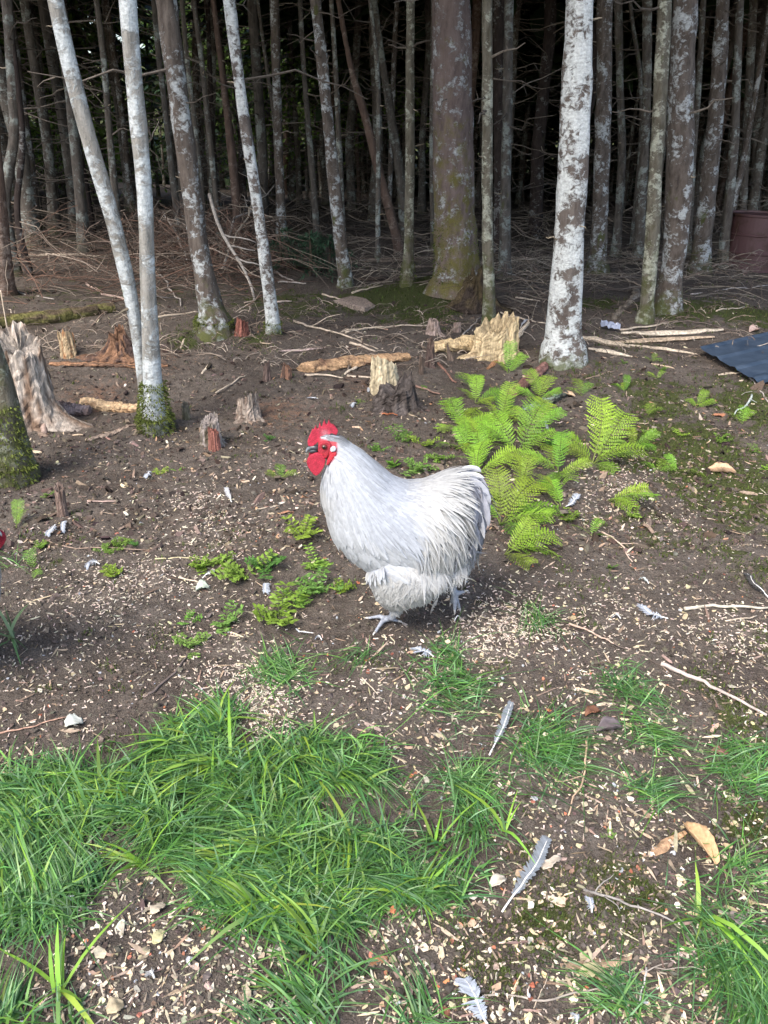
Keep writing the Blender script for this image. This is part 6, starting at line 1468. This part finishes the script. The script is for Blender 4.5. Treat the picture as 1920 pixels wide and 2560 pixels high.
# ================================================================== FALLEN FEATHERS
def fallen(pp, wpx, label, col=(.42, .45, .50), curl_=0.0, seed=0, up=.012, fluff=.5):
    P = [G(*p) for p in pp]; k = 18
    s = np.linspace(0, 1, len(P)); t = np.linspace(0, 1, k); Q = np.stack([np.interp(t, s, [p[i] for p in P]) for i in range(3)], 1)
    for i in range(3): Q[:, i] = np.convolve(np.pad(Q[:, i], 2, mode='edge'), np.ones(5) / 5, 'valid')
    L = np.linalg.norm(Q[-1] - Q[0]); Q[:, 2] = gz(Q[:, 0], Q[:, 1]) + .006 + up * np.sin(t * np.pi); c0 = Q[k // 2].copy(); Q -= c0
    w = wpx * mpp(P[0][1]); rg = np.random.default_rng(seed)
    V, F = tube(Q, np.linspace(.0007, .0018, k) * (1 + w * 8), 5)
    root = link('feather', mesh_np('feather', V, F, np.tile([.78, .76, .72], (len(V), 1)), smooth=True), M['horn'], None, c0); tag(root, label, 'feather')
    B = []; D = []; LL = []
    m = 70
    for sd in (-1, 1):
        tt = np.linspace(0, .80, m)
        for q in tt:
            p = np.array([np.interp(q, t, Q[:, i]) for i in range(3)]); d = nrm(np.array([np.interp(min(q + .05, 1), t, Q[:, i]) - np.interp(max(q - .05, 0), t, Q[:, i]) for i in range(3)]))
            side = nrm(np.cross(d, [0, 0, 1])) * sd
            fl = q > .55
            B.append(p); D.append(nrm(side - d * (.9 if not fl else .2) + np.array([0, 0, .15]) + rg.normal(size=3) * (.06 if not fl else .35 * fluff)))
            LL.append(.5 * w * (np.sin(math.pi * min(.12 + q * 1.05, .98)) ** .6) * rg.uniform(.8, 1.15) * (1.3 if sd > 0 else .8))
    B = np.array(B); D = np.array(D); T_ = nrm(np.cross(D, [0, 0, 1.0]))
    V, F, q = blades(B, D, T_, np.array(LL), L / m * 2.0, np.array([0, 0, -.1]), 2, [1, 1, .3], 2)
    c = np.array(col) * rg.uniform(.8, 1.15, (len(B), 1)); link('vane', mesh_np('vane', V, F, np.repeat(c, q, 0)), M['plume'], root)
FW = (.46, .50, .56); FG = (.24, .265, .29)
fallen([(1279, 1758), (1262, 1820), (1220, 1900)], 26, 'upper one of two long grey feathers, lying left of the full grass tuft', FG, seed=1)
fallen([(1372, 2096), (1335, 2190), (1248, 2291)], 40, 'lower one of two long grey feathers, lying past the grass patch edge', FG, seed=2)
fallen([(1160, 2452), (1185, 2510), (1225, 2600)], 62, 'large pale blue-white feather cut by the bottom border', FW, seed=3)
fallen([(1600, 1520), (1625, 1548), (1672, 1553)], 30, 'white curved feather on bare soil, right of the bird', FW, seed=4, fluff=1)
fallen([(1446, 1240), (1436, 1264), (1412, 1272)], 24, 'pale feather lying in the arching fern', FW, seed=5)
fallen([(1368, 1080), (1360, 1065), (1372, 1058)], 10, 'tiny curled white feather above the fern bed middle', FW, seed=6)
fallen([(1861, 1440), (1885, 1478), (1925, 1500)], 22, 'dark feather with a white shaft at the right border', (.07, .065, .06), seed=7)
fallen([(1472, 2250), (1474, 2282), (1478, 2290)], 26, 'tiny blue-white feather on the lower moss patch', FW, seed=8, fluff=1)
fallen([(1436, 2540), (1440, 2575)], 22, 'tiny grey-white feather at the bottom border', FW, seed=9)
fallen([(1035, 1620), (1060, 1640), (1085, 1650)], 34, 'fluffy white feather on pellets under the bird', FW, seed=10, fluff=1.5)
fallen([(215, 1422), (232, 1415), (252, 1420)], 26, 'fluffy white feather at the top of the left pellet drift', FW, seed=11, fluff=1.5)
fallen([(118, 1345), (132, 1335), (142, 1322)], 22, 'bluish-white feather near the second bird, the left one', FW, seed=12, fluff=1)
fallen([(158, 1338), (160, 1322), (168, 1312)], 16, 'bluish-white feather near the second bird, the right one', FW, seed=13)
fallen([(566, 1225), (572, 1248), (580, 1262)], 16, 'thin grey-white feather on the upper pellet drift', (.55, .55, .56), seed=14)
fallen([(362, 1198), (372, 1192), (380, 1186)], 18, 'small white feather left of the upper pellet drift', FW, seed=15, fluff=1)
fallen([(538, 1432), (528, 1448), (505, 1452)], 14, 'curved white feather over the pale green folded leaf', FW, seed=16)
fallen([(664, 1490), (664, 1475), (668, 1462)], 24, 'blue-white oval feather under the largest seedling', FW, seed=17)
fallen([(740, 1568), (745, 1588), (765, 1592), (785, 1588)], 6, 'thin white curled feather forming a loop, left of the front foot', FW, seed=18)
fallen([(790, 1600), (805, 1606)], 12, 'small white feather next to the loop-shaped one', FW, seed=19)
fallen([(770, 1000), (785, 1008), (796, 1004)], 12, 'curved white feather above the comb, left of the yellowish-white stump', FW, seed=20)
fallen([(878, 1018), (890, 1012)], 16, 'short white feather below the yellowish-white stump', FW, seed=21)
fallen([(920, 980), (922, 972)], 10, 'small blue-white feather left of the black root clump', FW, seed=22)
fallen([(1600, 1448), (1612, 1455), (1622, 1462)], 12, 'crooked greenish-white feather above the white curved one', (.55, .62, .6), seed=23)
fallen([(1530, 1548), (1550, 1556)], 10, 'wispy white feather left of the white curved one', FW, seed=24)
fallen([(180, 2270), (184, 2262)], 22, 'blue-white feather caught in the left of the big grass patch', FW, seed=25)
fallen([(470, 2420), (482, 2405)], 18, 'grey-white feather on the bare soil inside the grass', (.6, .62, .66), seed=26, fluff=1)
fallen([(374, 2440), (388, 2455)], 24, 'dirty white feather low on the bare soil inside the grass', (.5, .5, .5), seed=27, fluff=1)
fallen([(1320, 810 - 10), (1300, 822)], 9, 'small grey feather near the slim yellow-lichened trunk', (.5, .52, .56), seed=28)
fallen([(1150, 1555), (1135, 1560)], 5, 'tiny white feather at the rear foot', FW, seed=29)
